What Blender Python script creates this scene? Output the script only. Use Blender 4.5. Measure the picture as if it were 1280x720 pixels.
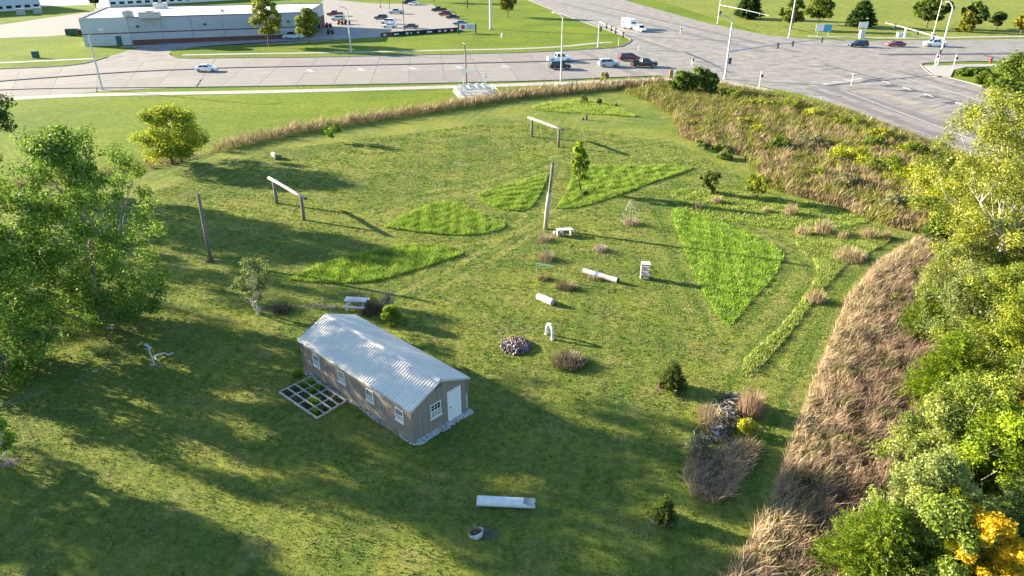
import bpy, math, random
import numpy as np
from mathutils import Vector, Matrix

for o in list(bpy.data.objects):
    bpy.data.objects.remove(o)
scene = bpy.context.scene
COL = scene.collection
R = math.radians

# ---------------------------------------------------------------- camera
CAM_H = 26.095
PITCH = R(26.85)
FPX = 868.0
cam_data = bpy.data.cameras.new("camera")
cam = bpy.data.objects.new("camera", cam_data)
COL.objects.link(cam)
cam.location = (0, 0, CAM_H)
cam.rotation_euler = (math.pi / 2 - PITCH, 0, 0)
cam_data.sensor_width = 36.0
cam_data.lens = FPX / 1280 * 36.0
cam_data.clip_start = 0.5
cam_data.clip_end = 6000
scene.camera = cam

# ---------------------------------------------------------------- light
SUN_EL, SHADOW_DIR = R(15.7), R(-21.5)          # shadows run to +x and a little towards the camera
world = bpy.data.worlds.new("World")
scene.world = world
world.use_nodes = True
wn = world.node_tree
bg = wn.nodes["Background"]
sky = wn.nodes.new("ShaderNodeTexSky")
sky.sky_type = 'NISHITA'
sky.sun_disc = False
sky.sun_elevation = SUN_EL
sun_az = SHADOW_DIR + math.pi                    # direction towards the sun, from +x
sky.sun_rotation = math.pi / 2 - sun_az          # the node counts from +y, clockwise
sky.air_density = 1.0
sky.dust_density = 0.4
sky.ozone_density = 3.0
bg.inputs["Strength"].default_value = 0.085
wn.links.new(sky.outputs[0], bg.inputs["Color"])
sun_data = bpy.data.lights.new("sun", 'SUN')
sun_data.energy = 5.0
sun_data.angle = R(0.53)
sun_data.color = (1.0, 0.87, 0.64)
sun = bpy.data.objects.new("sun", sun_data)
COL.objects.link(sun)
to_sun = Vector((math.cos(sun_az) * math.cos(SUN_EL), math.sin(sun_az) * math.cos(SUN_EL), math.sin(SUN_EL)))
sun.rotation_euler = to_sun.to_track_quat('Z', 'Y').to_euler()
sun.location = to_sun * 200
scene.view_settings.view_transform = 'Standard'
scene.view_settings.look = 'None'
scene.view_settings.gamma = 1.0
scene.view_settings.exposure = 2.4
scene.view_settings.use_curve_mapping = False
scene.render.engine = 'CYCLES'

# ---------------------------------------------------------------- survey helpers
_c, _s = math.cos(PITCH), math.sin(PITCH)
def P(px, py, z=0.0):
    """survey point: where the sight line through a photo point meets height z"""
    a, b = (px - 640) / FPX, (360 - py) / FPX
    d = (a, _c + b * _s, -_s + b * _c)
    t = (z - CAM_H) / d[2]
    return (d[0] * t, d[1] * t, z)
def HT(base, top):
    """height of an upright thing from its foot and the photo row of its top"""
    g = P(*base)
    v = (360 - top) / FPX
    return CAM_H + g[1] * (v * _c - _s) / (_c + v * _s)
def depth(px, py):
    g = P(px, py)
    return g[1] * _c + CAM_H * _s
def W(px, py, n):
    """metres spanned by n photo points at a spot on the ground"""
    return n * depth(px, py) / FPX
def heading(a, b):
    A, B = P(*a), P(*b)
    return math.atan2(B[1] - A[1], B[0] - A[0])

# ---------------------------------------------------------------- materials
def hexc(h):
    h = h.lstrip('#')
    v = [int(h[i:i + 2], 16) / 255 for i in (0, 2, 4)]
    return tuple(x / 12.92 if x <= .04045 else ((x + .055) / 1.055) ** 2.4 for x in v)
MATS = {}
def mat(name, col, rough=.7, metal=0., var=.12, scale=6., bump=0., bscale=40., col2=None, spec=.3):
    if name in MATS: return MATS[name]
    m = bpy.data.materials.new(name); m.use_nodes = True
    nt = m.node_tree; b = nt.nodes["Principled BSDF"]
    b.inputs["Roughness"].default_value = rough
    b.inputs["Metallic"].default_value = metal
    b.inputs["Specular IOR Level"].default_value = spec
    tc = nt.nodes.new("ShaderNodeTexCoord")
    nz = nt.nodes.new("ShaderNodeTexNoise"); nz.inputs["Scale"].default_value = scale
    nz.inputs["Detail"].default_value = 6; nz.inputs["Roughness"].default_value = .65
    nt.links.new(tc.outputs["Object"], nz.inputs["Vector"])
    rp = nt.nodes.new("ShaderNodeValToRGB")
    c = col[:3]
    lo = tuple(max(0, x * (1 - var)) for x in c)
    hi = tuple(min(1, x * (1 + var)) for x in (col2 or c))
    rp.color_ramp.elements[0].position = .32; rp.color_ramp.elements[0].color = (*lo, 1)
    rp.color_ramp.elements[1].position = .68; rp.color_ramp.elements[1].color = (*hi, 1)
    nt.links.new(nz.outputs["Fac"], rp.inputs["Fac"])
    nt.links.new(rp.outputs["Color"], b.inputs["Base Color"])
    if bump:
        n2 = nt.nodes.new("ShaderNodeTexNoise"); n2.inputs["Scale"].default_value = bscale
        n2.inputs["Detail"].default_value = 4
        nt.links.new(tc.outputs["Object"], n2.inputs["Vector"])
        bp = nt.nodes.new("ShaderNodeBump"); bp.inputs["Strength"].default_value = bump
        bp.inputs["Distance"].default_value = .05
        nt.links.new(n2.outputs["Fac"], bp.inputs["Height"])
        nt.links.new(bp.outputs["Normal"], b.inputs["Normal"])
    MATS[name] = m
    return m
def glass_mat(name="vehicle_glass", col=(.012, .016, .022)):
    if name in MATS: return MATS[name]
    m = mat(name, col, .06, 0, .05, spec=.6)
    return m
def leaf_mat(name="leaf", trans=.45, gloss=.06):
    if name in MATS: return MATS[name]
    m = bpy.data.materials.new(name); m.use_nodes = True
    nt = m.node_tree; nt.nodes.clear()
    out = nt.nodes.new("ShaderNodeOutputMaterial")
    at = nt.nodes.new("ShaderNodeAttribute"); at.attribute_name = "col"
    di = nt.nodes.new("ShaderNodeBsdfDiffuse"); tr = nt.nodes.new("ShaderNodeBsdfTranslucent")
    gl = nt.nodes.new("ShaderNodeBsdfGlossy"); gl.inputs["Roughness"].default_value = .45
    gl.inputs["Color"].default_value = (.9, .9, .85, 1)
    mx = nt.nodes.new("ShaderNodeMixShader"); mx.inputs[0].default_value = trans
    m2 = nt.nodes.new("ShaderNodeMixShader"); m2.inputs[0].default_value = gloss
    nt.links.new(at.outputs["Color"], di.inputs["Color"]); nt.links.new(at.outputs["Color"], tr.inputs["Color"])
    nt.links.new(di.outputs[0], mx.inputs[1]); nt.links.new(tr.outputs[0], mx.inputs[2])
    nt.links.new(mx.outputs[0], m2.inputs[1]); nt.links.new(gl.outputs[0], m2.inputs[2])
    nt.links.new(m2.outputs[0], out.inputs[0])
    MATS[name] = m
    return m

# ---------------------------------------------------------------- mesh helpers
class MB:
    """collects boxes, bars, tubes and sheets into one mesh"""
    def __init__(s): s.v, s.f, s.mi, s.cur = [], [], [], 0
    def add(s, vs, fs):
        n = len(s.v); s.v += [tuple(v) for v in vs]
        s.f += [tuple(i + n for i in f) for f in fs]; s.mi += [s.cur] * len(fs)
        return s
    def box(s, c, d, rz=0, tilt=None):
        hx, hy, hz = d[0] / 2, d[1] / 2, d[2] / 2
        M = Matrix.Rotation(rz, 3, 'Z')
        if tilt is not None: M = M @ tilt
        vs = [Vector(c) + M @ Vector((x * hx, y * hy, z * hz)) for z in (-1, 1) for y in (-1, 1) for x in (-1, 1)]
        return s.add(vs, [(0, 2, 3, 1), (4, 5, 7, 6), (0, 1, 5, 4), (2, 6, 7, 3), (0, 4, 6, 2), (1, 3, 7, 5)])
    def tube(s, pts, rad, n=8, cap=True):
        pts = [Vector(p) for p in pts]
        if not isinstance(rad, (list, tuple)): rad = [rad] * len(pts)
        rings = []
        up = Vector((.13, .27, .95))
        for i, p in enumerate(pts):
            t = (pts[min(i + 1, len(pts) - 1)] - pts[max(i - 1, 0)]).normalized()
            a = t.cross(up)
            if a.length < .15: a = t.cross(Vector((1, 0, 0)))
            a.normalize(); b = t.cross(a)
            rings.append([p + (a * math.cos(k * 2 * math.pi / n) + b * math.sin(k * 2 * math.pi / n)) * rad[i] for k in range(n)])
        vs = [v for r in rings for v in r]; fs = []
        for i in range(len(pts) - 1):
            for k in range(n):
                fs.append((i * n + k, i * n + (k + 1) % n, (i + 1) * n + (k + 1) % n, (i + 1) * n + k))
        if cap: fs += [tuple(range(n))[::-1], tuple((len(pts) - 1) * n + k for k in range(n))]
        return s.add(vs, fs)
    def poly(s, pts):
        return s.add(pts, [tuple(range(len(pts)))])
    def prism(s, pts, z0, z1):
        """upright prism over a flat outline"""
        n = len(pts)
        ar = sum(pts[i][0] * pts[(i + 1) % n][1] - pts[(i + 1) % n][0] * pts[i][1] for i in range(n))
        if ar < 0: pts = pts[::-1]
        vs = [(p[0], p[1], z0) for p in pts] + [(p[0], p[1], z1) for p in pts]
        fs = [tuple(range(n))[::-1], tuple(range(n, 2 * n))] + [(i, (i + 1) % n, n + (i + 1) % n, n + i) for i in range(n)]
        return s.add(vs, fs)
    def build(s, name, m, parent=None, smooth=False, loc=None):
        me = bpy.data.meshes.new(name)
        me.from_pydata(s.v, [], s.f)
        for x in (m if isinstance(m, (list, tuple)) else [m]): me.materials.append(x)
        if any(s.mi): me.polygons.foreach_set("material_index", s.mi)
        if smooth: me.polygons.foreach_set("use_smooth", [True] * len(me.polygons))
        me.update()
        o = bpy.data.objects.new(name, me); COL.objects.link(o)
        if parent is not None: o.parent = parent
        if loc: o.location = loc
        return o
def tag(o, label=None, cat=None, group=None, kind=None):
    if label: o["label"] = label
    if cat: o["category"] = cat
    if group: o["group"] = group
    if kind: o["kind"] = kind
    return o
def thing(name, loc, label, cat, rz=0, group=None):
    o = bpy.data.objects.new(name, None); COL.objects.link(o)
    o.empty_display_size = .3
    o.location = (loc[0], loc[1], loc[2] if len(loc) > 2 else 0); o.rotation_euler = (0, 0, rz)
    return tag(o, label, cat, group)
def copy_tree(o, parent=None):
    c = o.copy(); COL.objects.link(c); c.parent = parent
    for ch in o.children: copy_tree(ch, c)
    return c
def sheet(name, pxs, z, m, kind='structure', label=None, parent=None):
    mb = MB(); pts = [P(x, y) for x, y in pxs]
    n = len(pts)
    ar = sum(pts[i][0] * pts[(i + 1) % n][1] - pts[(i + 1) % n][0] * pts[i][1] for i in range(n))
    if ar < 0: pts = pts[::-1]
    mb.poly([(p[0], p[1], z) for p in pts])
    o = mb.build(name, m, parent)
    if kind: o["kind"] = kind
    return o
def raised(name, pxs, z0, z1, m, parent=None, kind='structure'):
    mb = MB().prism([P(x, y) for x, y in pxs], z0, z1)
    o = mb.build(name, m, parent)
    if kind: o["kind"] = kind
    return o
def tri_mesh(name, v, faces_n, cols, m, parent=None):
    """fast mesh from numpy: v (N, k, 3) loose k-gons, cols (N, 3)"""
    N, k = v.shape[0], v.shape[1]
    me = bpy.data.meshes.new(name)
    me.vertices.add(N * k); me.vertices.foreach_set("co", v.astype(np.float32).ravel())
    me.loops.add(N * k); me.loops.foreach_set("vertex_index", np.arange(N * k, dtype=np.int32))
    me.polygons.add(N); me.polygons.foreach_set("loop_start", np.arange(0, N * k, k, dtype=np.int32))
    me.polygons.foreach_set("loop_total", np.full(N, k, dtype=np.int32))
    me.update(calc_edges=True)
    at = me.attributes.new("col", 'FLOAT_COLOR', 'POINT')
    c4 = np.ones((N, k, 4), dtype=np.float32); c4[:, :, :3] = cols[:, None, :]
    at.data.foreach_set("color", c4.ravel())
    me.materials.append(m)
    o = bpy.data.objects.new(name, me); COL.objects.link(o)
    if parent is not None: o.parent = parent
    return o
def in_poly(pts, poly):
    x, y = pts[:, 0], pts[:, 1]; ins = np.zeros(len(pts), bool)
    n = len(poly)
    for i in range(n):
        x1, y1 = poly[i][:2]; x2, y2 = poly[(i + 1) % n][:2]
        if y1 == y2: continue
        c = ((y1 > y) != (y2 > y)) & (x < (x2 - x1) * (y - y1) / (y2 - y1) + x1)
        ins ^= c
    return ins
def edge_dist(pts, poly):
    best = np.full(len(pts), 1e9); n = len(poly)
    for i in range(n):
        a = np.array(poly[i][:2]); b = np.array(poly[(i + 1) % n][:2]); d = b - a
        t = np.clip(((pts - a) @ d) / max(d @ d, 1e-9), 0, 1)
        best = np.minimum(best, np.linalg.norm(pts - (a + t[:, None] * d), axis=1))
    return best
def scatter(rng, poly, dens):
    pa = np.array([p[:2] for p in poly]); lo, hi = pa.min(0), pa.max(0)
    n = int((hi[0] - lo[0]) * (hi[1] - lo[1]) * dens)
    pts = rng.uniform(lo, hi, (n, 2))
    return pts[in_poly(pts, poly)]
def vnoise(pts, s, seed=0):
    """soft 2-D noise, about 0..1, s = size of a patch in metres"""
    r = np.random.default_rng(seed); out = np.zeros(len(pts))
    for k in range(5):
        a = r.uniform(0, 6.28); f = 6.28 / s * r.uniform(.5, 1.6)
        out += np.sin(f * (pts[:, 0] * math.cos(a) + pts[:, 1] * math.sin(a)) + r.uniform(0, 6.28) + 1.3 * np.sin(pts[:, 0] * f * .37 + k))
    return np.clip(.5 + out / 6, 0, 1)
def blades(name, pts, h, w, lean, cols, m, rng, z=0., wind=None, parent=None):
    """one bent leaf of grass, or a spray of them, at every point: a narrow triangle"""
    n = len(pts); a = rng.uniform(0, 6.283, n)
    bx, by = np.cos(a) * w / 2, np.sin(a) * w / 2
    la = rng.uniform(0, 6.283, n); l = lean * h * rng.uniform(.3, 1.2, n)
    dx, dy = np.cos(la) * l, np.sin(la) * l
    if wind is not None: dx = dx + wind[0] * h; dy = dy + wind[1] * h
    v = np.zeros((n, 3, 3))
    v[:, 0] = np.stack([pts[:, 0] - bx, pts[:, 1] - by, np.full(n, z)], -1)
    v[:, 1] = np.stack([pts[:, 0] + bx, pts[:, 1] + by, np.full(n, z)], -1)
    v[:, 2] = np.stack([pts[:, 0] + dx, pts[:, 1] + dy, z + h], -1)
    return tri_mesh(name, v, 3, cols, m, parent)
def mixc(a, b, t):
    a, b = np.array(a), np.array(b); t = np.asarray(t)[:, None]
    return a * (1 - t) + b * t
# ================================================================ the setting
def grass_ground(name, c1, c2, c3, stripes=None, big=.05, fine=3.0, dry=None):
    m = bpy.data.materials.new(name); m.use_nodes = True
    nt = m.node_tree; b = nt.nodes["Principled BSDF"]
    b.inputs["Roughness"].default_value = .95; b.inputs["Specular IOR Level"].default_value = .1
    L = nt.links.new
    tc = nt.nodes.new("ShaderNodeTexCoord")
    def noise(sc, det=5, ro=.6, dist=0.):
        n = nt.nodes.new("ShaderNodeTexNoise"); n.inputs["Scale"].default_value = sc
        n.inputs["Detail"].default_value = det; n.inputs["Roughness"].default_value = ro
        n.inputs["Distortion"].default_value = dist
        L(tc.outputs["Object"], n.inputs["Vector"]); return n
    def ramp(a, pa, c, pc):
        r = nt.nodes.new("ShaderNodeValToRGB")
        r.color_ramp.elements[0].position = pa; r.color_ramp.elements[0].color = (*a, 1)
        r.color_ramp.elements[1].position = pc; r.color_ramp.elements[1].color = (*c, 1)
        return r
    def mix(fac, a, c, t='MIX'):
        x = nt.nodes.new("ShaderNodeMix"); x.data_type = 'RGBA'; x.blend_type = t
        if hasattr(fac, 'links'): L(fac, x.inputs[0])
        else: x.inputs[0].default_value = fac
        L(a, x.inputs[6]); L(c, x.inputs[7]); return x.outputs[2]
    n1 = noise(big, 6, .65, .6); r1 = ramp(c1, .35, c2, .65); L(n1.outputs["Fac"], r1.inputs[0])
    n2 = noise(fine, 8, .75); r2 = ramp((.45, .5, .45), .32, (1.55, 1.45, 1.4), .68); L(n2.outputs["Fac"], r2.inputs[0])
    col = mix(1.0, r1.outputs[0], r2.outputs[0], 'MULTIPLY')
    n3 = noise(.35, 6, .7, .4); r3 = ramp((0, 0, 0), .52, (1, 1, 1), .72); L(n3.outputs["Fac"], r3.inputs[0])
    rgb = nt.nodes.new("ShaderNodeRGB"); rgb.outputs[0].default_value = (*c3, 1)
    f3 = nt.nodes.new("ShaderNodeMath"); f3.operation = 'MULTIPLY'; f3.inputs[1].default_value = .75
    L(r3.outputs[0], f3.inputs[0])
    col = mix(f3.outputs[0], col, rgb.outputs[0])
    if stripes:
        ang, width, amt = stripes
        mp = nt.nodes.new("ShaderNodeMapping"); mp.inputs["Rotation"].default_value = (0, 0, ang)
        L(tc.outputs["Object"], mp.inputs["Vector"])
        wv = nt.nodes.new("ShaderNodeTexWave"); wv.inputs["Scale"].default_value = math.pi / width / 10 * 2
        wv.inputs["Distortion"].default_value = 1.2; wv.inputs["Detail"].default_value = 3; wv.inputs["Detail Scale"].default_value = .4
        L(mp.outputs[0], wv.inputs["Vector"])
        rs = ramp((1 - amt,) * 3, .3, (1 + amt,) * 3, .7); L(wv.outputs["Fac"], rs.inputs[0])
        nm = noise(.03, 2, .5); rm = ramp((0, 0, 0), .42, (1, 1, 1), .58); L(nm.outputs["Fac"], rm.inputs[0])   # mowing lines show only here and there
        col = mix(rm.outputs[0], col, mix(1.0, col, rs.outputs[0], 'MULTIPLY'))
    L(col, b.inputs["Base Color"])
    n4 = noise(9, 6, .8); bp = nt.nodes.new("ShaderNodeBump"); bp.inputs["Strength"].default_value = .9
    bp.inputs["Distance"].default_value = .12
    L(n4.outputs["Fac"], bp.inputs["Height"]); L(bp.outputs["Normal"], b.inputs["Normal"])
    return m
verge_m = grass_ground("verge_grass", (.08, .135, .009), (.14, .185, .012), (.18, .18, .035), None, .05, 1.4)
lawn_m = grass_ground("mown_lawn", (.075, .128, .024), (.19, .205, .036), (.255, .215, .08), (R(-166), 2.9, .09), .09, 2.2)
field_m = grass_ground("far_field", (.13, .17, .025), (.19, .205, .04), (.22, .215, .065), (R(4), 4, .06), .03, .5)
litter_m = mat("woodland_litter", (.06, .05, .03), .95, var=.5, scale=1.2, bump=.6, bscale=8)
conc = mat("road_concrete", (.215, .197, .18), .9, var=.3, scale=.35, bump=.15, bscale=20, spec=.2)
conc2 = mat("lot_concrete", (.25, .225, .20), .9, var=.10, scale=.25, bump=.1, spec=.2)
walk_m = mat("sidewalk_concrete", (.33, .305, .275), .9, var=.1, scale=.8, bump=.1, spec=.2)
kerb_m = mat("kerb_concrete", (.18, .165, .15), .9, var=.15, scale=1.5)
joint_m = mat("road_joint_sealant", (.10, .095, .095), .9, var=.2)
paint_w = mat("road_paint_white", (.42, .40, .375), .8, var=.25, scale=1.5)
paint_y = mat("road_paint_yellow", (.36, .27, .11), .8, var=.25, scale=1.5)
tar_m = mat("dark_patch", (.075, .072, .072), .85, var=.3, scale=1.0)
worn_m = mat("worn_wheel_path", (.155, .138, .13), .85, var=.22, scale=.3)

g = MB().poly([(-2500, -300, -.012), (2500, -300, -.012), (2500, 4000, -.012), (-2500, 4000, -.012)]).build("ground", verge_m)
tag(g, kind='structure')
lawn_px = [(-900, 900), (2200, 900), (2200, 420), (1500, 330), (1210, 200), (1100, 160), (1040, 138), (960, 120), (860, 108),
           (830, 108), (740, 116), (640, 125), (560, 138), (440, 156), (370, 168), (300, 183), (200, 205), (-60, 236), (-700, 330)]
sheet("lawn", lawn_px, 0.0, lawn_m)
sheet("far_field_ground", [(640, -55), (690, -40), (960, 43), (1010, 47), (1090, 50), (1300, 47), (2400, 40), (3200, -55)], 0.0, field_m)
sheet("woodland_ground", [(1165, 296), (1140, 305), (1100, 328), (1062, 372), (1036, 432), (1012, 492), (986, 562), (962, 632), (927, 692),
                          (880, 760), (820, 900), (2200, 900), (2200, 420), (1500, 330), (1300, 250), (1240, 260)], 0.004, litter_m)

# ---- E-W road: base sheet, concrete slabs in four rows, narrow raised median
road_base = sheet("road", [(-420, 150), (-150, 122), (10, 112.4), (128, 110.2), (320, 108.2), (640, 102.2), (760, 97.2), (824, 95), (880, 99), (945, 106.5), (1000, 117.5),
                   (1050, 132), (1100, 151), (1210, 193.5), (1420, 280), (1700, 400), (2300, 420), (1500, 190), (1279, 122.5), (1186, 97), (1168, 95.5), (1152, 82), (1158, 79.3),
                   (1190, 77.6), (1280, 76), (1700, 76), (1700, 44), (1280, 48.5), (1090, 51), (1010, 48.5), (960, 44), (880, 28), (800, 5.5), (740, -11), (650, -32), (585, -32), (620, -15), (660, 0), (722, 25),
                   (760, 38), (784, 47), (788, 52), (776, 58.5), (745, 61.3), (640, 66.2), (400, 71.6), (320, 72.2), (230, 73), (212, 70), (214, 63.5), (240, 59.5), (330, 53), (330, 47.5), (200, 54.5), (160, 63), (135, 71),
                   (105, 79.5), (60, 84), (0, 86.3), (-150, 92), (-500, 100)], .004, conc)
med = [(-150, 112), (-135, 123), (-118, 134.6), (-101.6, 145.0), (-93.1, 149.4), (-83.4, 154.4), (-69.0, 158.6), (-57.3, 160.7), (0, 167.6), (22, 172.3)]
def path_at(path, s):
    for i in range(len(path) - 1):
        a, b = Vector(path[i]), Vector(path[i + 1]); L = (b - a).length
        if s <= L or i == len(path) - 2:
            t = (b - a) / L; return a + t * s, t
        s -= L
def smooth_path(path, n=4):
    out = []
    p = [Vector(q) for q in path]
    for i in range(len(p) - 1):
        p0, p1, p2, p3 = p[max(i - 1, 0)], p[i], p[i + 1], p[min(i + 2, len(p) - 1)]
        for k in range(n):
            t = k / n
            out.append(.5 * ((2 * p1) + (p2 - p0) * t + (2 * p0 - 5 * p1 + 4 * p2 - p3) * t * t + (3 * p1 - p0 - 3 * p2 + p3) * t ** 3))
    return out + [p[-1]]
med_s = smooth_path(med)
def plen(path): return sum((Vector(path[i + 1]) - Vector(path[i])).length for i in range(len(path) - 1))
rows = [(13.6, 7.25), (7.0, .75), (-.75, -9.0), (-9.3, -21.4)]
s, tot = .5, plen(med_s)
rng = random.Random(3)
slab_mats = [mat("road_slab_%d" % i, c, .9, var=.10, scale=.4, bump=.12, bscale=20, spec=.2) for i, c in enumerate([(.232, .212, .193), (.205, .188, .173), (.245, .222, .20), (.22, .20, .184)])]
jb = MB()
for i in range(len(med_s) - 1):
    a, b = med_s[i], med_s[i + 1]; t = (b - a).normalized(); n = Vector((-t.y, t.x))
    jb.poly([(*(a - n * 21.4), .007), (*(b - n * 21.4), .007), (*(b + n * 13.6), .007), (*(a + n * 13.6), .007)])
jb.build("joint_sealant", mat("slab_joint", (.15, .137, .125), .9, var=.2), road_base)
while s < tot - 7.4:
    for (o0, o1) in rows:
        q = []
        for ss, oo in ((s, o0), (s + 7.08, o0), (s + 7.08, o1), (s, o1)):
            p, t = path_at(med_s, ss); n = Vector((-t.y, t.x)); w = p + n * oo; q.append((w.x, w.y, .010))
        a = sum(q[i][0] * q[(i + 1) % 4][1] - q[(i + 1) % 4][0] * q[i][1] for i in range(4))
        MB().poly(q if a > 0 else q[::-1]).build("concrete_slab", rng.choice(slab_mats), road_base)
    s += 7.36
mb = MB()
for i in range(len(med_s) - 1):
    a, b = med_s[i], med_s[i + 1]; t = (b - a).normalized(); n = Vector((-t.y, t.x)) * .45
    mb.prism([(a - n), (b - n), (b + n), (a + n)], .004, .16)
mb.build("median_kerb", mat("median_top", (.13, .12, .125), .9, var=.3, scale=1.), road_base)
mb = MB().prism([P(1098, 68.2), P(1110, 67.4), P(1280, 66.2), P(1420, 66.4), P(1420, 67.6), P(1280, 67.6), P(1110, 69)], .004, .16)
mb.build("median_kerb", MATS["median_top"], road_base)
# tyre-darkened bands along the lanes
tyre_band = mat("tyre_band", (.195, .173, .153), .85, var=.18, scale=.25)
for off in (-3.6, -6.2, -11.4, -13.8, -17.0, -19.4, 2.6, 5.2, 9.0, 11.6):
    mb = MB()
    for i in range(len(med_s) - 1):
        a, b = med_s[i], med_s[i + 1]; ta = (med_s[min(i + 1, len(med_s) - 1)] - med_s[max(i - 1, 0)]).normalized(); tb = (med_s[min(i + 2, len(med_s) - 1)] - med_s[i]).normalized()
        na, nb_ = Vector((-ta.y, ta.x)), Vector((-tb.y, tb.x))
        mb.poly([(*(a + na * (off - .35)), .0125), (*(b + nb_ * (off - .35)), .0125), (*(b + nb_ * (off + .35)), .0125), (*(a + na * (off + .35)), .0125)])
    mb.build("wheel_path", tyre_band, road_base)
# turn arrows on the inner near lane
for (x, y) in ((386, 89.5), (450, 88.2), (515, 86.6), (574, 85.4), (633, 84)):
    c = Vector(P(x, y)); h = heading((x - 10, y + .4), (x + 10, y - .4))
    tr = lambda u, v: (c.x + u * math.cos(h) - v * math.sin(h), c.y + u * math.sin(h) + v * math.cos(h), .016)
    mb = MB().poly([tr(-1.9, .1), tr(-1.9, -.18), tr(1.2, -.18), tr(1.2, .1)])
    mb.poly([tr(.5, .1), tr(1.2, .1), tr(.2, 1.5), tr(-.3, 1.5)])
    mb.poly([tr(-.9, 1.5), tr(.8, 1.5), tr(-.1, 2.9)])
    mb.build("turn_arrow", paint_w, road_base)
def stripe(name, a, b, w, m, z=.016, par=None):
    A, B = Vector(P(*a)), Vector(P(*b)); t = (B - A).normalized(); n = Vector((-t.y, t.x, 0)) * w / 2
    q = [A - n, B - n, B + n, A + n]
    return MB().poly([(p.x, p.y, z) for p in q]).build(name, m, par or road_base)
# wheel-path bands, lines, sealed patches on the N-S road and in the junction
for a, b, w in [((700, 4), (960, 66), 3.2), ((735, 4), (1000, 66), 2.6), ((690, 14), (850, 66), 2.2), ((1032, 108), (1300, 196), 3.6), ((1010, 110), (1230, 190), 2.0), ((1080, 96), (1320, 160), 1.8), ((1120, 88), (1330, 146), 1.8)]:
    stripe("wheel_path", a, b, w, worn_m, .008)
for a, b in [((1170, 92), (1420, 165)), ((1100, 88), (1400, 178)), ((1050, 112), (1300, 206)), ((700, 10), (800, 33)), ((760, 12), (880, 41)), ((735, 26), (800, 42)), ((830, 56), (700, 17))]:
    stripe("lane_line", a, b, .22, paint_w)
for a, b in [((1066, 104), (1280, 176)), ((1063, 105.5), (1278, 178)), ((820, 42), (960, 82))]:
    stripe("centre_line", a, b, .18, paint_y)
stripe("stop_line", (1030, 106), (1078, 98), .45, paint_w)
for k in range(5):
    stripe("crosswalk_bar", (1012 + k * 14, 106 - k * 2.2), (1022 + k * 14, 107.5 - k * 2.2), .6, paint_w, .0165)
for (x, y) in [(1112, 107.5), (1136, 113.5), (1163, 121.5), (1190, 129), (1217, 137.8)]:
    stripe("sealed_patch", (x - 8, y + .4), (x + 8, y - .9), 2.0, tar_m, .0125)
for (x, y) in [(1109, 103.5), (1135, 111.4), (1162, 119.5), (1202, 130.5), (1238, 140)]:
    c = Vector(P(x, y)); mb = MB().poly([(c.x - .25, c.y - 1.2, .018), (c.x + .25, c.y - 1.2, .018), (c.x + .25, c.y + .6, .018), (c.x - .25, c.y + .6, .018)])
    mb.poly([(c.x - .8, c.y + .6, .018), (c.x + .8, c.y + .6, .018), (c.x, c.y + 2.0, .018)]); mb.build("turn_arrow", paint_w, road_base)
for a, b, w in [((1012, 84), (1038, 81.6), .5), ((1027, 87.6), (1050, 85.5), .7), ((1055, 96.2), (1078, 92.6), .5), ((1078, 102), (1104, 97.5), .7), ((1031, 80.5), (1104, 99.6), .5), ((960, 82), (975, 80.6), .35), ((988, 86.5), (1004, 85.6), .35), ((990, 71), (1000, 70.6), .5), ((963, 107), (1060, 104.8), .3), ((985, 113), (1010, 118), .25),
                ((1140, 125), (1162, 119), .2), ((1165, 135.5), (1185, 129.5), .2), ((1190, 144), (1215, 137), .2), ((820, 64), (880, 64.4), .25), ((1046, 121), (1053, 120.2), .5), ((640, 80.2), (700, 77.9), .2), ((1180, 71.6), (1210, 73), .25), ((928, 75), (956, 72), .3)]:
    stripe("crack_seal", a, b, w, tar_m, .0135)
for i in range(7):   # transverse joints of the N-S concrete
    y = 118 + i * 11; x = 1078 + i * 31
    stripe("pavement_joint", (x - 26, y - 3), (x + 48, y - 17), .12, joint_m, .0125)

# kerbs
def kerb(pxs, w=.25, h=.14, name="kerb"):
    pts = smooth_path([P(*q)[:2] for q in pxs], 3); mb = MB()
    for i in range(len(pts) - 1):
        a, b = pts[i], pts[i + 1]; t = (b - a).normalized(); n = Vector((-t.y, t.x)) * w / 2
        mb.prism([a - n, b - n, b + n, a + n], -.01, h)
    return tag(mb.build(name, kerb_m), kind='structure')
kerb([(-150, 122), (10, 112.4), (128, 110.2), (320, 108.2), (640, 102.2), (760, 97.2), (824, 95)])
kerb([(776, 58.5), (745, 61.3), (640, 66.2), (400, 71.6), (320, 72.2), (230, 73), (214, 70.5), (210, 66.5)])
kerb([(-150, 92), (0, 86.3), (60, 84), (105, 79.5), (135, 71)])
kerb([(1279, 122.5), (1186, 97), (1168, 95.5), (1152, 82), (1158, 79.3), (1190, 77.6), (1280, 76)])
kerb([(660, 0), (722, 25), (760, 38), (784, 47), (788, 52), (776, 58.5)])
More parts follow.
